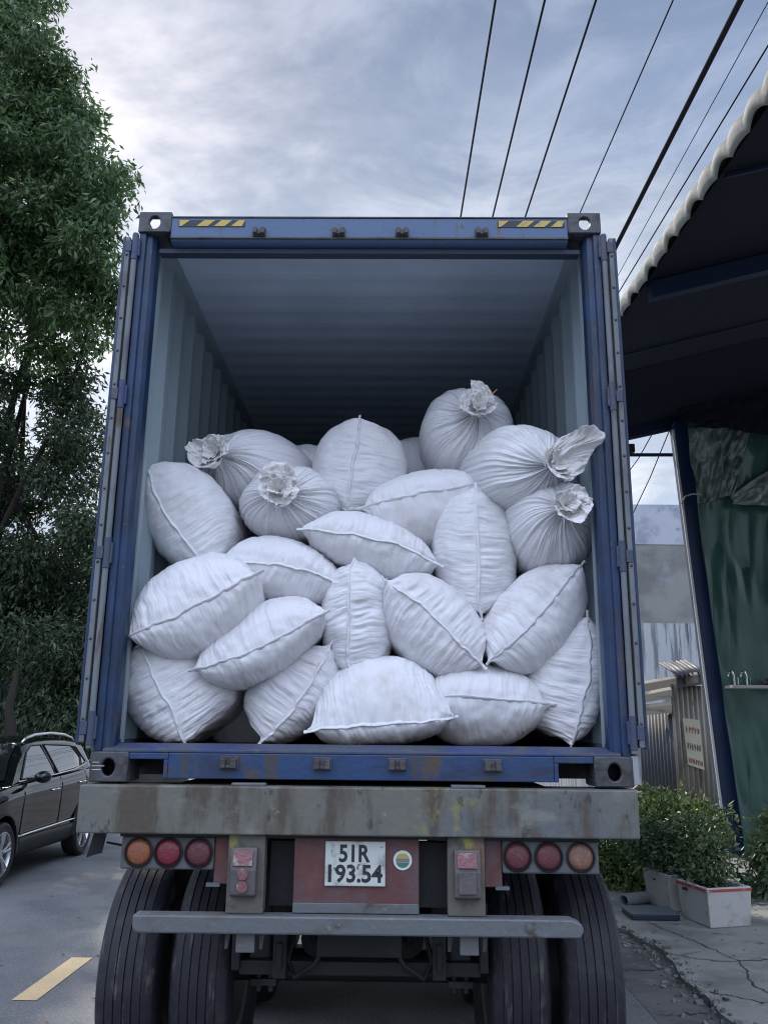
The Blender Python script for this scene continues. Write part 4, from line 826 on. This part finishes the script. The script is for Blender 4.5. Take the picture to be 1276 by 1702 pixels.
for sx in (1, -1):
    w1 = [(1.42, 1.085), (2.42, 1.10), (2.34, 1.46), (2.05, 1.455), (1.86, 1.385)]
    w2 = [(2.52, 1.105), (3.30, 1.16), (3.42, 1.28), (3.28, 1.435), (2.44, 1.465)]
    w3 = [(3.36, 1.17), (3.60, 1.22), (3.46, 1.41), (3.36, 1.43), (3.47, 1.29)]
    for w in (w1, w2, w3):
        gl = sidepanel(w, .006, 'window', M['glass'], car, sx)
        tr_ = MB()
        tr_.tube([(XC + sx * (cabx(s, z) + .009), Y0 + s, z) for s, z in w + [w[0]]], .010, 6); tr_.build('window_seal', M['cladding'], gl)
    MB().tube([(XC + sx * (cabx(s, csec(s, belt)) + .012), Y0 + s, csec(s, belt) + z) for s, z in ((1.3, .03), (1.8, .035), (2.4, .025), (3.0, .03), (3.4, .065), (3.62, .11))], .009, 6).build('window_trim', M['chrome'], car, smooth=True)
    rl = MB(); rl.tube([(XC + sx * .50, Y0 + s, z) for s, z in ((1.95, 1.49), (2.05, 1.545), (2.3, 1.585), (2.8, 1.605), (3.3, 1.585), (3.62, 1.54), (3.72, 1.49))], [.012, .02, .022, .022, .022, .02, .012], 8); rl.build('roof_rail', M['chrome'], car, smooth=True)
    # mirror
    mi = MB(); mp_ = (XC + sx * .98, Y0 + 1.50, 1.11); mi.lathe(mp_, (0, 1, 0), [(.0001, -.075), (.05, -.068), (.085, -.035), (.098, .02), (.094, .045), (.0001, .045)], 20, False)
    mi.v = [(x, y, 1.11 + (z - 1.11) * .72) for x, y, z in mi.v]; mi.box(*sorted((XC + sx * .80, XC + sx * .90)), Y0 + 1.48, Y0 + 1.53, 1.06, 1.10); mi.build('wing_mirror', M['carpaint'], car, smooth=40)
    sd = []
    for s0 in (1.32, 2.46, 3.33):
        m = MB(); m.tube([(XC + sx * (csec(s0 + dx, wid) * f + .0012), Y0 + s0 + dx, z) for z, f, dx in ((csec(s0, belt) - .01, .95, 0), (csec(s0, belt) - .10, 1.0, 0), (.75, .99, .0), (.58, .976, .01), (.47, .958, .03), (.42, .972, .05))], .005, 5); m.build('door_gap', M['cladding'], car)
    for s0 in (2.22, 3.14):
        z = csec(s0, belt) - .145; x = XC + sx * (csec(s0, wid) * .995)
        MB().tube([(x, Y0 + s0 - .10, z), (x + sx * .03, Y0 + s0 - .07, z + .006), (x + sx * .034, Y0 + s0 + .06, z + .01), (x, Y0 + s0 + .09, z + .008)], .014, 8).build('door_handle', M['chrome'], car, smooth=True)
    cd = MB(); ss = np.linspace(1.25, 2.98, 20)
    cd.grid(np.array([[(XC + sx * (csec(s, wid) * f + .014), Y0 + s, z) for s in ss] for z, f in ((.25, .90), (.30, .945), (.40, .965), (.455, .968))])); cd.build('sill_cladding', M['cladding'], car, smooth=True, solid=.012)
    MB().tube([(XC + sx * (csec(s, wid) * .975 + .016), Y0 + s, .475 + .02 * (s - 1.3)) for s in ss], .013, 6).build('side_moulding', M['chrome'], car, smooth=True)
    for ya in (FA, RA):
        am = MB(); aa = np.linspace(R(-8), R(188), 30); sA = ya - Y0
        am.grid(np.array([[(XC + sx * (csec(sA + math.cos(a) * .40, wid) * .985 + o_), ya + math.cos(a) * rr_, .36 + math.sin(a) * rr_) for a in aa] for rr_, o_ in ((.372, -.03), (.374, .012), (.405, .012), (.425, -.004))])); am.build('arch_trim', M['cladding'], car, smooth=40)
        tx = XC + sx * .78
        ty = MB().lathe((tx, ya, .335), (sx, 0, 0), [(.225, -.10), (.30, -.105), (.328, -.085), (.335, -.05), (.335, .05), (.328, .085), (.30, .105), (.235, .10), (.225, .085)], 48, True).build('tyre', M['tyre'], car, smooth=35)
        rm = MB(); rm.lathe((tx, ya, .335), (sx, 0, 0), [(.234, .098), (.236, .08), (.215, .05), (.215, -.09), (.205, -.09), (.205, .05), (.222, .098)], 48, True)
        rm.lathe((tx, ya, .335), (sx, 0, 0), [(.0001, .09), (.05, .088), (.06, .06), (.0001, .05)], 24, False)
        for k_ in range(5):
            for da in (-.16, .16):
                a0 = 2 * math.pi * k_ / 5 + .3; ci = np.array([0, math.cos(a0 + da * .5), math.sin(a0 + da * .5)]) * .045; co = np.array([0, math.cos(a0 + da), math.sin(a0 + da)]) * .222
                b0 = np.array([tx + sx * .075, ya, .335]); rm.tube([b0 + ci, b0 + (ci + co) / 2 + [sx * .012, 0, 0], b0 + co + [sx * .008, 0, 0]], [.020, .017, .020], 6)
        rm.build('alloy_rim', M['alloy'], ty, smooth=40)
        MB().disc((tx - sx * .02, ya, .335), (sx, 0, 0), .205, .01, 32).build('brake_disc', M['cladding'], ty)
    MB().prism([(XC + sx * .50, Y0 + .06, .70), (XC + sx * .80, Y0 + .19, .74), (XC + sx * .84, Y0 + .42, .86), (XC + sx * .80, Y0 + .34, .89), (XC + sx * .50, Y0 + .12, .80)], (0, -.02, .004)).build('headlight', M['glass'], car)
wsb = []
for q in np.linspace(0, 1, 8):
    s = 1.17 + .70 * q; z = csec(s, roofz) + .022; w = cabx(s, z) - .09 - .0 * q; wsb.append([(XC + w * t, Y0 + s - .006, z + .008 * (1 - t * t)) for t in np.linspace(-1, 1, 12)])
MB().grid(np.array(wsb)).build('windscreen', M['glass'], car, smooth=True)

# ------------------------------------------------------------------ overhead wires
def wire(pa, pb, z, r, label, sag=.0):
    a, b = np.array(pa), np.array(pb)
    def onz(u, v): d = ray(u, v); return CAM + d * ((z - CAM[2]) / d[2])
    A, B = onz(*pa), onz(*pb); d = (B - A) / (B[1] - A[1])
    pts = [A + d * (t - A[1]) + np.array([0, 0, sag * ((t - 6) / 10) ** 2]) for t in np.linspace(-14, 60, 60)]
    return tag(MB().tube(pts, r, 6).build('overhead_wire', M['wire'], smooth=True), label, 'wire', 'overhead wires')
wire((823, 0), (765, 362), 8.0, .011, 'leftmost overhead wire, meeting the container roof near its middle')
wire((905, 0), (818, 362), 8.0, .011, 'second overhead wire from the left above the container')
wire((990, 0), (872, 362), 8.0, .011, 'third overhead wire from the left above the container')
wire((1118, 0), (965, 350), 8.3, .008, 'thin overhead wire passing above the right hand corner casting')
wire((1230, 0), (1022, 412), 7.6, .030, 'thick black bundled cable running above the right side of the container')
wire((1272, 10), (1028, 455), 9.0, .006, 'faintest thin wire just right of the thick bundled cable')
wire((1276, 75), (1140, 300), 9.0, .011, 'dark wire nearest the corrugated roof edge on the right')

# ------------------------------------------------------------------ right hand canopy
EX = 2.15
Na, Fa = np.array([EX, .1, 5.16]), np.array([EX, 3.0, 5.43])
rise = (Fa[2] - Na[2]) / (Fa[1] - Na[1]); YF = 8.95
far = at(1100, 694, YF); zF = Na[2] + rise * (YF - Na[1]); slope = (far[2] - zF) / (far[0] - EX)
def rz(x, y): return Na[2] + rise * (y - Na[1]) + slope * (x - EX)
can = thing('canopy', 'dark canopy with a pale wavy sheet roof edge, right of the truck', 'canopy', (5.5, 5, 0))
yy = np.arange(-2.0, YF, .25 / 14); ph_ = 2 * math.pi * yy / .25; wv = np.abs(np.sin(ph_ / 2)) ** .8
prof = [(EX + .02, -.14, .9), (EX + .005, -.11, 1), (EX - .006, -.07, 1), (EX + .0, -.03, 1), (EX + .05, .02, 1), (EX + .16, .06, 1), (EX + .5, .07, 1)] + [(x, .07, 1) for x in (4, 6, 8, 11)]
P = np.array([[(x - (.012 * w * (1 if i < 4 else .4)), y, rz(x, y) + dz + .034 * w * k_ + (.022 * math.sin(p * .5) if i == 0 else 0)) for y, w, p in zip(yy, wv, ph_)] for i, (x, dz, k_) in enumerate(prof)])
MB().grid(P).build('roof_sheet', M['rooftile'], can, smooth=60, solid=.008)
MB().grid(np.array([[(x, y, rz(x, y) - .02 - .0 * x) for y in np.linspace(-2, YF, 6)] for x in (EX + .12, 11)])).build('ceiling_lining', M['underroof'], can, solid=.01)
rib = MB()
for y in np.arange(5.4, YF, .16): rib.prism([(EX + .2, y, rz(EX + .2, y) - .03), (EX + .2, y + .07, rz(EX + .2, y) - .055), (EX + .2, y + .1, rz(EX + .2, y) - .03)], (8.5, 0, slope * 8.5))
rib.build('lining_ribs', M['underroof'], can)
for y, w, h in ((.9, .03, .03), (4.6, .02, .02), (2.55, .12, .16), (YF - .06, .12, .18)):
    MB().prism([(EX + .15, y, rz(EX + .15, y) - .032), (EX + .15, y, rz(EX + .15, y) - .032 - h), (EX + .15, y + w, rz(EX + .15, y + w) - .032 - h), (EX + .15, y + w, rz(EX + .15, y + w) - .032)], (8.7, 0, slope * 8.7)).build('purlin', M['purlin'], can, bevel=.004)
pt, pb2 = at(1128, 705, YF - .1), gz(1226, 1432); pb2[1] = YF - .15
pb2 = at(1222, 1425, YF - .15)
dirp = nrm(pt - pb2); pbase = pb2 - dirp * (pb2[2] / dirp[2])
mpost = MB(); a = .125; mpost.prism([pbase + np.array(q) for q in ((-a, -a, 0), (a, -a, 0), (a, a, 0), (-a, a, 0))], (pt - pbase) * 1.0); post = mpost.build('support_post', M['bluepost'], can, bevel=.01)
MB().prism([pbase + np.array(q) for q in ((-a - .035, -a + .02, 0), (-a - .003, -a + .02, 0), (-a - .003, -a + .05, 0), (-a - .035, -a + .05, 0))], (pt - pbase) * .98).build('sunlit_edge_strip', M['white'], post)  # white strip standing in for sunlight on the post's left edge
g1 = at(1040, 738, YF); g2 = at(1120, 715, YF)
MB().tube([at(1010, 722, YF), at(1128, 692, YF)], .07, 8).build('gable_beam', M['purlin'], can) if 0 else None
MB().prism([at(1020, 712, YF), at(1125, 690 + 3, YF), at(1125, 712, YF), at(1020, 735, YF)], (0, .08, 0)).build('end_beam', M['purlin'], can)
MB().tube([at(1000, 756, YF + .2), at(1276, 756, YF + .2)], .03, 8).build('cross_rail', M['purlin'], can)
# floodlight on the rail
fp = at(1047, 748, YF + .1)
fl_ = thing('floodlight', 'small black floodlight on the thin rail beside the container door', 'lamp', fp)
MB().box(fp[0] - .09, fp[0] + .06, fp[1] - .06, fp[1] + .05, fp[2] - .05, fp[2] + .09).build('housing', M['black'], fl_, bevel=.01)
MB().box(fp[0] - .015, fp[0] + .015, fp[1] - .01, fp[1] + .02, fp[2] - .10, fp[2] - .051).build('bracket', M['black'], fl_)
# green tarpaulin hanging under the canopy
def cloth(name, corners, nu, nv, amp, seed, mat, parent=None, label=None, cat=None, kx=9, kz=3, pin=None):
    A_, B_, C_, D_ = [np.asarray(c) for c in corners]     # top-left, top-right, bottom-right, bottom-left
    u = np.linspace(0, 1, nu)[None, :, None]; v = np.linspace(0, 1, nv)[:, None, None]
    P = (A_ * (1 - u) + B_ * u) * (1 - v) + (D_ * (1 - u) + C_ * u) * v; U_, V_ = np.meshgrid(u.ravel(), v.ravel())
    n = nrm(np.cross(B_ - A_, D_ - A_)); fold = vn(U_ * kx + .6 * vn(V_ * 2, U_ * 2, seed + 1), V_ * kz, seed) * .6 + .3 * (1 - 2 * np.abs(vn(U_ * kx * 1.7 + V_ * 3, V_ * kz * 2 - U_ * 4, seed + 2))) + .18 * vn(U_ * kx * 4, V_ * kz * 4, seed + 3)
    if pin is not None: fold = fold + 0.3 * sum(np.exp(-(((U_ - a) / .10) ** 2)) * np.exp(-np.abs(V_ - b) / .25) * (1 - 2 * np.abs(np.sin(np.arctan2(V_ - b, U_ - a) * 7))) for a, b in pin)
    P = P + n * (amp * fold)[..., None]; r = parent
    if parent is None: return tag(MB().grid(P).build(name, mat, smooth=True, solid=.004), label, cat)
    return grid_obj(name, P, mat, parent, None, False, .004)
YT = 8.55
tp = thing('green_tarp', 'dark green plastic tarpaulin hanging under the canopy behind the blue post', 'tarpaulin', (at(1210, 1390, YT)[0], YT, .3))
cloth('sheet', (at(1140, 690, YT), at(1420, 680, YT), at(1420, 1450, YT), at(1238, 1440, YT)), 150, 150, .09, 41, M['tarp'], tp, kx=5, kz=3.2)
cloth('sunlit_tarp_top', (at(1143, 712, YT - .1), at(1250, 708, YT - .1), at(1219, 822, YT - .12), at(1158, 838, YT - .1)), 130, 70, .13, 44, M['plastic'], tp, kx=5, kz=2.6)  # pale sheet standing in for the sunlit top of the tarp
cloth('folded_edge', (at(1214, 822, YT - .16), at(1420, 690, YT - .16), at(1420, 850, YT - .14), at(1216, 838, YT - .14)), 130, 60, .12, 47, M['plastic'], tp, kx=6, kz=2.2)  # pale flap in the same grey, sunlight put into its colour
cloth('dark_drape', (at(1120, 655, YT - .2), at(1420, 610, YT - .2), at(1420, 745, YT - .3), at(1130, 702, YT - .3)), 90, 40, .05, 49, M['underroof'], tp, kx=7, kz=2)
MB().tube([at(1132, 838, YT - .28), at(1138, 825, YT - .3), at(1150, 821, YT - .3), at(1165, 822, YT - .2)], .012, 6).build('tie_rope', M['pipe'], tp, smooth=True)
# little shelf with hooks on the tarp
sp = at(1242, 1142, YT - .25); x0_ = at(1209, 1142, YT - .25)[0]
sh = thing('wall_shelf', 'narrow pale shelf with small taps and metal bits, in front of the green tarp', 'shelf', (sp[0], YT - .25, sp[2]))
MB().box(x0_, x0_ + .95, YT - .42, YT - .12, sp[2] - .02, sp[2] + .02).build('board', M['shelf'], sh, bevel=.004)
for px in (1214, 1235):
    p = at(px, 1138, YT - .3); z = sp[2] + .02; MB().tube([(p[0] + .05, YT - .3, z), (p[0] + .05, YT - .3, z + .14), (p[0] + .03, YT - .3, z + .19), (p[0] - .02, YT - .3, z + .18), (p[0] - .03, YT - .3, z + .12)], .013, 8).tube([(p[0] + .10, YT - .3, z), (p[0] + .10, YT - .3, z + .11)], .010, 6).build('tap', M['chrome'], sh, smooth=40)
mm = MB()
for i in range(16):
    x = x0_ + .42 + rng.random() * .5; z = sp[2] + .02; s_ = rng.uniform(.02, .06); mm.box(x - s_ * .6, x + s_ * .6, YT - .35, YT - .3 + s_, z, z + s_ * rng.uniform(1, 3.2))
mm.build('clutter', M['steel_grey'], sh, bevel=.004)

# ------------------------------------------------------------------ grey building and shack behind
YB = 17.0
bA, bB = at(985, 838, YB), at(1215, 838, YB); zt = bA[2]
bd = thing('concrete_building', 'plain grey rendered wall with pale top band and dark streaks, beyond the container', 'building', ((bA[0] + bB[0]) / 2 + 1, YB, 0))
z1, z2 = at(1100, 905, YB)[2], at(1100, 1036, YB)[2]
MB().box(bA[0] - .6, bB[0] + 3, YB, YB + 6, z1, zt).build('top_band', M['bldtop'], bd)
MB().box(bA[0] - .6, bB[0] + 3, YB + .012, YB + 6, z2, z1).build('wall', M['bld'], bd)
MB().box(bA[0] - .6, bB[0] + 3, YB - .012, YB + 6, 0, z2).build('lower_wall', M['bldlow'], bd)
YS = 10.2
shk = thing('tin_shack', 'small corrugated tin shack with a weathered board roof, behind the bushes', 'shed', (at(1150, 1300, YS)[0], YS, 0))
def corr(A_, B_, z0, ztop, n, amp, name, mat):
    A_, B_ = np.asarray(A_, float)[:2], np.asarray(B_, float)[:2]; d = B_ - A_; nn = nrm([d[1], -d[0]]); t = np.linspace(0, 1, n * 8 + 1)
    pts = A_ + d * t[:, None] + nn * (amp * np.sin(t * n * 2 * math.pi))[:, None]
    return MB().grid(np.array([[(x, y, z0) for x, y in pts], [(x, y, z0 + (ztop - z0)) for x, y in pts]])).build(name, mat, shk, smooth=True, solid=.003)
q0 = at(1113, 1150, YS - .1); q1 = at(1200, 1150, YS + .75); q2 = at(1060, 1180, YS + 1.3)
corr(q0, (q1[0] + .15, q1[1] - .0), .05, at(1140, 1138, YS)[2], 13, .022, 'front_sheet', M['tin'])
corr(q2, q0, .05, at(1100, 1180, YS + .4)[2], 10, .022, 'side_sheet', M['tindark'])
for k in range(3):
    a_, b_ = at(1050, 1140 + k * 19, YS + .5), at(1116 + (44 if k == 0 else 0), 1121 + k * 25, YS - .2)
    MB().prism([a_, b_, b_ + np.array([0, .03, -.13]), a_ + np.array([0, .03, -.13])], (0, .09, .05)).build('roof_board', M['board'], shk, bevel=.006)
e0, e1 = at(1124, 1123, YS - .2), at(1172, 1117, YS + .2)
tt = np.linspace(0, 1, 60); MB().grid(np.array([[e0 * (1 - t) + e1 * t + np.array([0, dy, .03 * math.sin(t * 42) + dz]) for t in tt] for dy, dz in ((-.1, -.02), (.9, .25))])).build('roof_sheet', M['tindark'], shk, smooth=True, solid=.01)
MB().prism([e0 + [0, .03, -.03], e1 + [0, .03, -.03], e1 + [0, .03, -.19], e0 + [0, .03, -.19]], (0, .05, 0)).build('eave_board', M['tindark'], shk)
# hand painted sign nailed to the sheet
ux = nrm(np.array([*(np.array([q1[0] + .15, q1[1]]) - q0[:2]), 0])); nf = nrm(np.array([ux[1], -ux[0], 0])); 
def onf(u, v):   # ray onto the front sheet plane
    d = ray(u, v); p = np.array([q0[0], q0[1], 0]) + nf * .035; t = ((p - CAM) @ nf) / (d @ nf); return CAM + d * t
sg = thing('painted_sign', 'cream hand painted sign with faded lettering nailed to the tin shack', 'sign', onf(1150, 1278))
MB().prism([onf(1133, 1193), onf(1161, 1197), onf(1169, 1280), onf(1142, 1271)], nf * .012).build('board', M['sign'], sg)
mred, mdark = MB(), MB(); g5 = np.random.default_rng(5)
for vrow, n_, mb_, hgt in ((1207, 5, mred, 10), (1234, 6, mdark, 11), (1259, 8, mred, 8)):
    for k in range(n_):
        u0 = 1137 + (vrow - 1193) * .09 + k * 24.0 / n_; v0 = vrow + k * .9; w = 24.0 / n_
        for s_ in range(3):
            a_ = (u0 + g5.uniform(0, w * .7), v0 + g5.uniform(0, hgt * .6)); b_ = (u0 + g5.uniform(0, w * .7), v0 + g5.uniform(hgt * .4, hgt))
            if s_ == 0: a_, b_ = (u0 + .4, v0), (u0 + .5, v0 + hgt)
            mb_.tube([onf(*a_) + nf * .013, onf(*b_) + nf * .013], .0085, 4)
mred.build('red_lettering', M['signred'], sg); mdark.build('dark_lettering', M['signdark'], sg)
tag(MB().tube([at(1058, 1307, 6.6), at(1140, 1338, 6.9)], .03, 8).build('rusty_pole', M['plankrust'], smooth=40), 'rusty pole lying on top of the bushes beside the trailer beam', 'pole')
# wires behind, in the gap under the canopy
for k, (a_, b_, l) in enumerate((((1052, 852), (1112, 715), 'thin cable rising past the grey wall to the canopy post'), ((1040, 790), (1085, 718), 'thin slack cable crossing the bright gap under the canopy'))):
    A_, B_ = at(*a_, 13), at(*b_, 10.5); tag(MB().tube([A_, (A_ + B_) / 2 + np.array([0, 0, -.05]), B_], .010, 5).build('overhead_wire', M['wire'], smooth=True), l, 'wire', 'overhead wires')

# ------------------------------------------------------------------ bushes, planters, odds and ends
def bush(label, loc, blobs, n, per, size, mat, spread=.10, name='bush'):
    t = thing(name, label, 'bush', loc)
    crown(t, blobs, n, per, size, mat, spread, .15, 'foliage', .3, .42)
    m = MB()
    for b in blobs:
        for _ in range(3): m.tube([np.array([loc[0] + rng.normal(0, .1), loc[1] + rng.normal(0, .1), loc[2]]), np.array(b[:3]) * [1, 1, .6] + rng.normal(0, .05, 3), np.array(b[:3]) + rng.normal(0, .15, 3)], [.014, .01, .004], 5)
    m.build('stems', M['bark'], t); return t
bb = [(*at(px, py, Y), rx, rx, rz_) for px, py, Y, rx, rz_ in ((1075, 1350, 6.5, .32, .22), (1120, 1345, 6.6, .36, .2), (1060, 1400, 6.3, .40, .28), (1130, 1400, 6.4, .42, .28), (1040, 1450, 6.1, .38, .22), (1100, 1455, 6.2, .42, .25), (1160, 1375, 6.7, .36, .25), (1010, 1430, 6.4, .3, .3))]
bush('leafy green bush with sunlit tips, crowding the right end of the trailer beam', (at(1085, 1470, 6.3)[0], 6.3, 0), bb, 640, 12, .075, M['leafbush'])
def planter(label, corners_px, h, zb=.036, thick=.035):
    P = [gz(u, v, zb) for u, v in corners_px]     # front-left, front-right on the ground
    f0, f1 = P[0], P[1]; ux_ = nrm(f1 - f0); uy_ = np.array([-ux_[1], ux_[0], 0]); W_ = np.linalg.norm(f1 - f0); return f0, ux_, uy_, W_
def box_planter(label, f0, ux_, uy_, W_, Dp, h, rim=True):
    t = thing('foam_planter', label, 'planter', f0 + ux_ * W_ / 2 + uy_ * Dp / 2, 'foam box planters')
    pt_ = lambda a, b, z, e=0.0: f0 + ux_ * (a * W_ + (a - .5) * e) + uy_ * (b * Dp + (b - .5) * e) + np.array([0, 0, z])
    def shell(z0, z1, e0, e1, ins, mat, name, par):
        m = MB(); o = [pt_(a, b, z0, e0) for a, b in ((0, 0), (1, 0), (1, 1), (0, 1))] + [pt_(a, b, z1, e1) for a, b in ((0, 0), (1, 0), (1, 1), (0, 1))]
        i_ = [pt_(a, b, z1, e1 - 2 * ins) for a, b in ((0, 0), (1, 0), (1, 1), (0, 1))] + [pt_(a, b, z0 + .03, e0 - 2 * ins) for a, b in ((0, 0), (1, 0), (1, 1), (0, 1))]
        m.add(o + i_, [(3, 2, 1, 0)] + [(k, (k + 1) % 4, 4 + (k + 1) % 4, 4 + k) for k in range(4)] + [(4 + k, 4 + (k + 1) % 4, 8 + (k + 1) % 4, 8 + k) for k in range(4)] + [(8 + k, 8 + (k + 1) % 4, 12 + (k + 1) % 4, 12 + k) for k in range(4)] + [(12, 13, 14, 15)])
        return m.build(name, mat, par, bevel=.010)
    bx_ = shell(0, h, -.05, 0, .035, M['foam'], 'box', t)
    if rim:
        m = MB(); rg = [[pt_(a, b, z, e) for a, b in ((0, 0), (1, 0), (1, 1), (0, 1))] for z, e in ((h - .034, -.001), (h - .034, .004), (h - .012, .006), (h - .012, .001))]
        m.add([p for r_ in rg for p in r_], [(4 * i + k, 4 * i + (k + 1) % 4, 4 * ((i + 1) % 4) + (k + 1) % 4, 4 * ((i + 1) % 4) + k) for i in range(4) for k in range(4)]); m.build('red_rim', M['redtape'], t)
    MB().add([pt_(a, b, h - .07, -.075) for a, b in ((0, 0), (1, 0), (1, 1), (0, 1))], [(0, 1, 2, 3)]).build('soil', M['soil'], t)
    return t
f0 = gz(1179, 1545, .036); f1 = gz(1254, 1540, .036); fb_ = gz(1139, 1524, .036)
ux_ = nrm(f1 - f0); W_ = np.linalg.norm(f1 - f0); uy_ = nrm(fb_ - f0); uy_ = nrm(uy_ - .55 * ux_ * (uy_ @ ux_)); D_ = .52
h1 = float(at(1168, 1477, f0[1])[2]) - .036
box_planter('white foam box planter with a red taped rim, in front on the pavement', f0, ux_, uy_, W_, D_, h1)
f2 = f0 + uy_ * .70 + ux_ * .02
box_planter('plain grubby foam box planter just behind the red rimmed one', f2, ux_, uy_, W_, D_, h1 + .0, False)
pc = f0 + ux_ * W_ * .55 + uy_ * .35
bp = [(*(pc + np.array(d_)), r_, r_, q_) for d_, r_, q_ in (((-.02, .02, h1 + .08), .20, .12), ((-.12, .5, h1 + .20), .32, .18), ((.06, .25, h1 + .18), .24, .18), ((-.3, .75, h1 + .26), .30, .16), ((.06, .7, h1 + .34), .22, .18))]
bush('dark bushy plant growing out of the red rimmed foam box', pc + np.array([0, 0, h1 - .05]), bp, 360, 12, .062, M['leafpot'], .08, 'potted_plant')
be = [(*at(px, py, 5.6), .20, .2, z_) for px, py, z_ in ((1285, 1420, .2), (1270, 1470, .15), (1300, 1380, .25))]
bush('light green plant poking in at the right edge beside the tarp', (at(1290, 1480, 5.6)[0], 5.6, .036), be, 120, 8, .11, M['leafpot'], .08)
pA_, pB_ = gz(1036, 1497, .09), gz(1118, 1484, .09)
tag(MB().lathe(pA_, pB_ - pA_, [(.055, 0), (.055, np.linalg.norm(pB_ - pA_)), (.047, np.linalg.norm(pB_ - pA_)), (.047, 0)], 20, True).build('plastic_pipe', M['pipe'], smooth=40), 'grey plastic pipe lying on the pavement beside the foam boxes', 'pipe')
b0 = gz(1050, 1530, .036); b1 = gz(1120, 1524, .036)
bxx = thing('plastic_crate', 'low dark blue plastic box with a grey lid by the pipe', 'box', (b0 + b1) / 2)
MB().box(b0[0], b1[0], b0[1], b0[1] + .36, .036, .085).build('body', M['bluebox'], bxx, bevel=.01)
MB().box(b0[0] - .005, b1[0] + .005, b0[1] - .005, b0[1] + .365, .086, .097).build('lid', M['greyplastic'], bxx, bevel=.006)
# litter and dry leaves on the ground
lm_ = MB()
for i in range(170):
    x, y = (rng.uniform(-3.6, -1.4), rng.uniform(1.2, 8)) if i % 2 else (rng.uniform(1.7, 4), rng.uniform(1.0, 5)); z = .004 if x < 2.25 else .04; r = rng.uniform(.008, .028); a = rng.uniform(0, 6.28)
    c, s_ = math.cos(a) * r, math.sin(a) * r; lm_.add([(x + c, y + s_, z), (x - s_ * .4, y + c * .4, z + .006), (x - c, y - s_, z + .002), (x + s_ * .4, y - c * .4, z + .004)], [(0, 1, 2, 3)])
lt = lm_.build('leaf_litter', M['plankrust'], fix=False); struct(lt, 'stuff'); lt['label'] = 'scattered dry leaves and grit on the road and pavement'
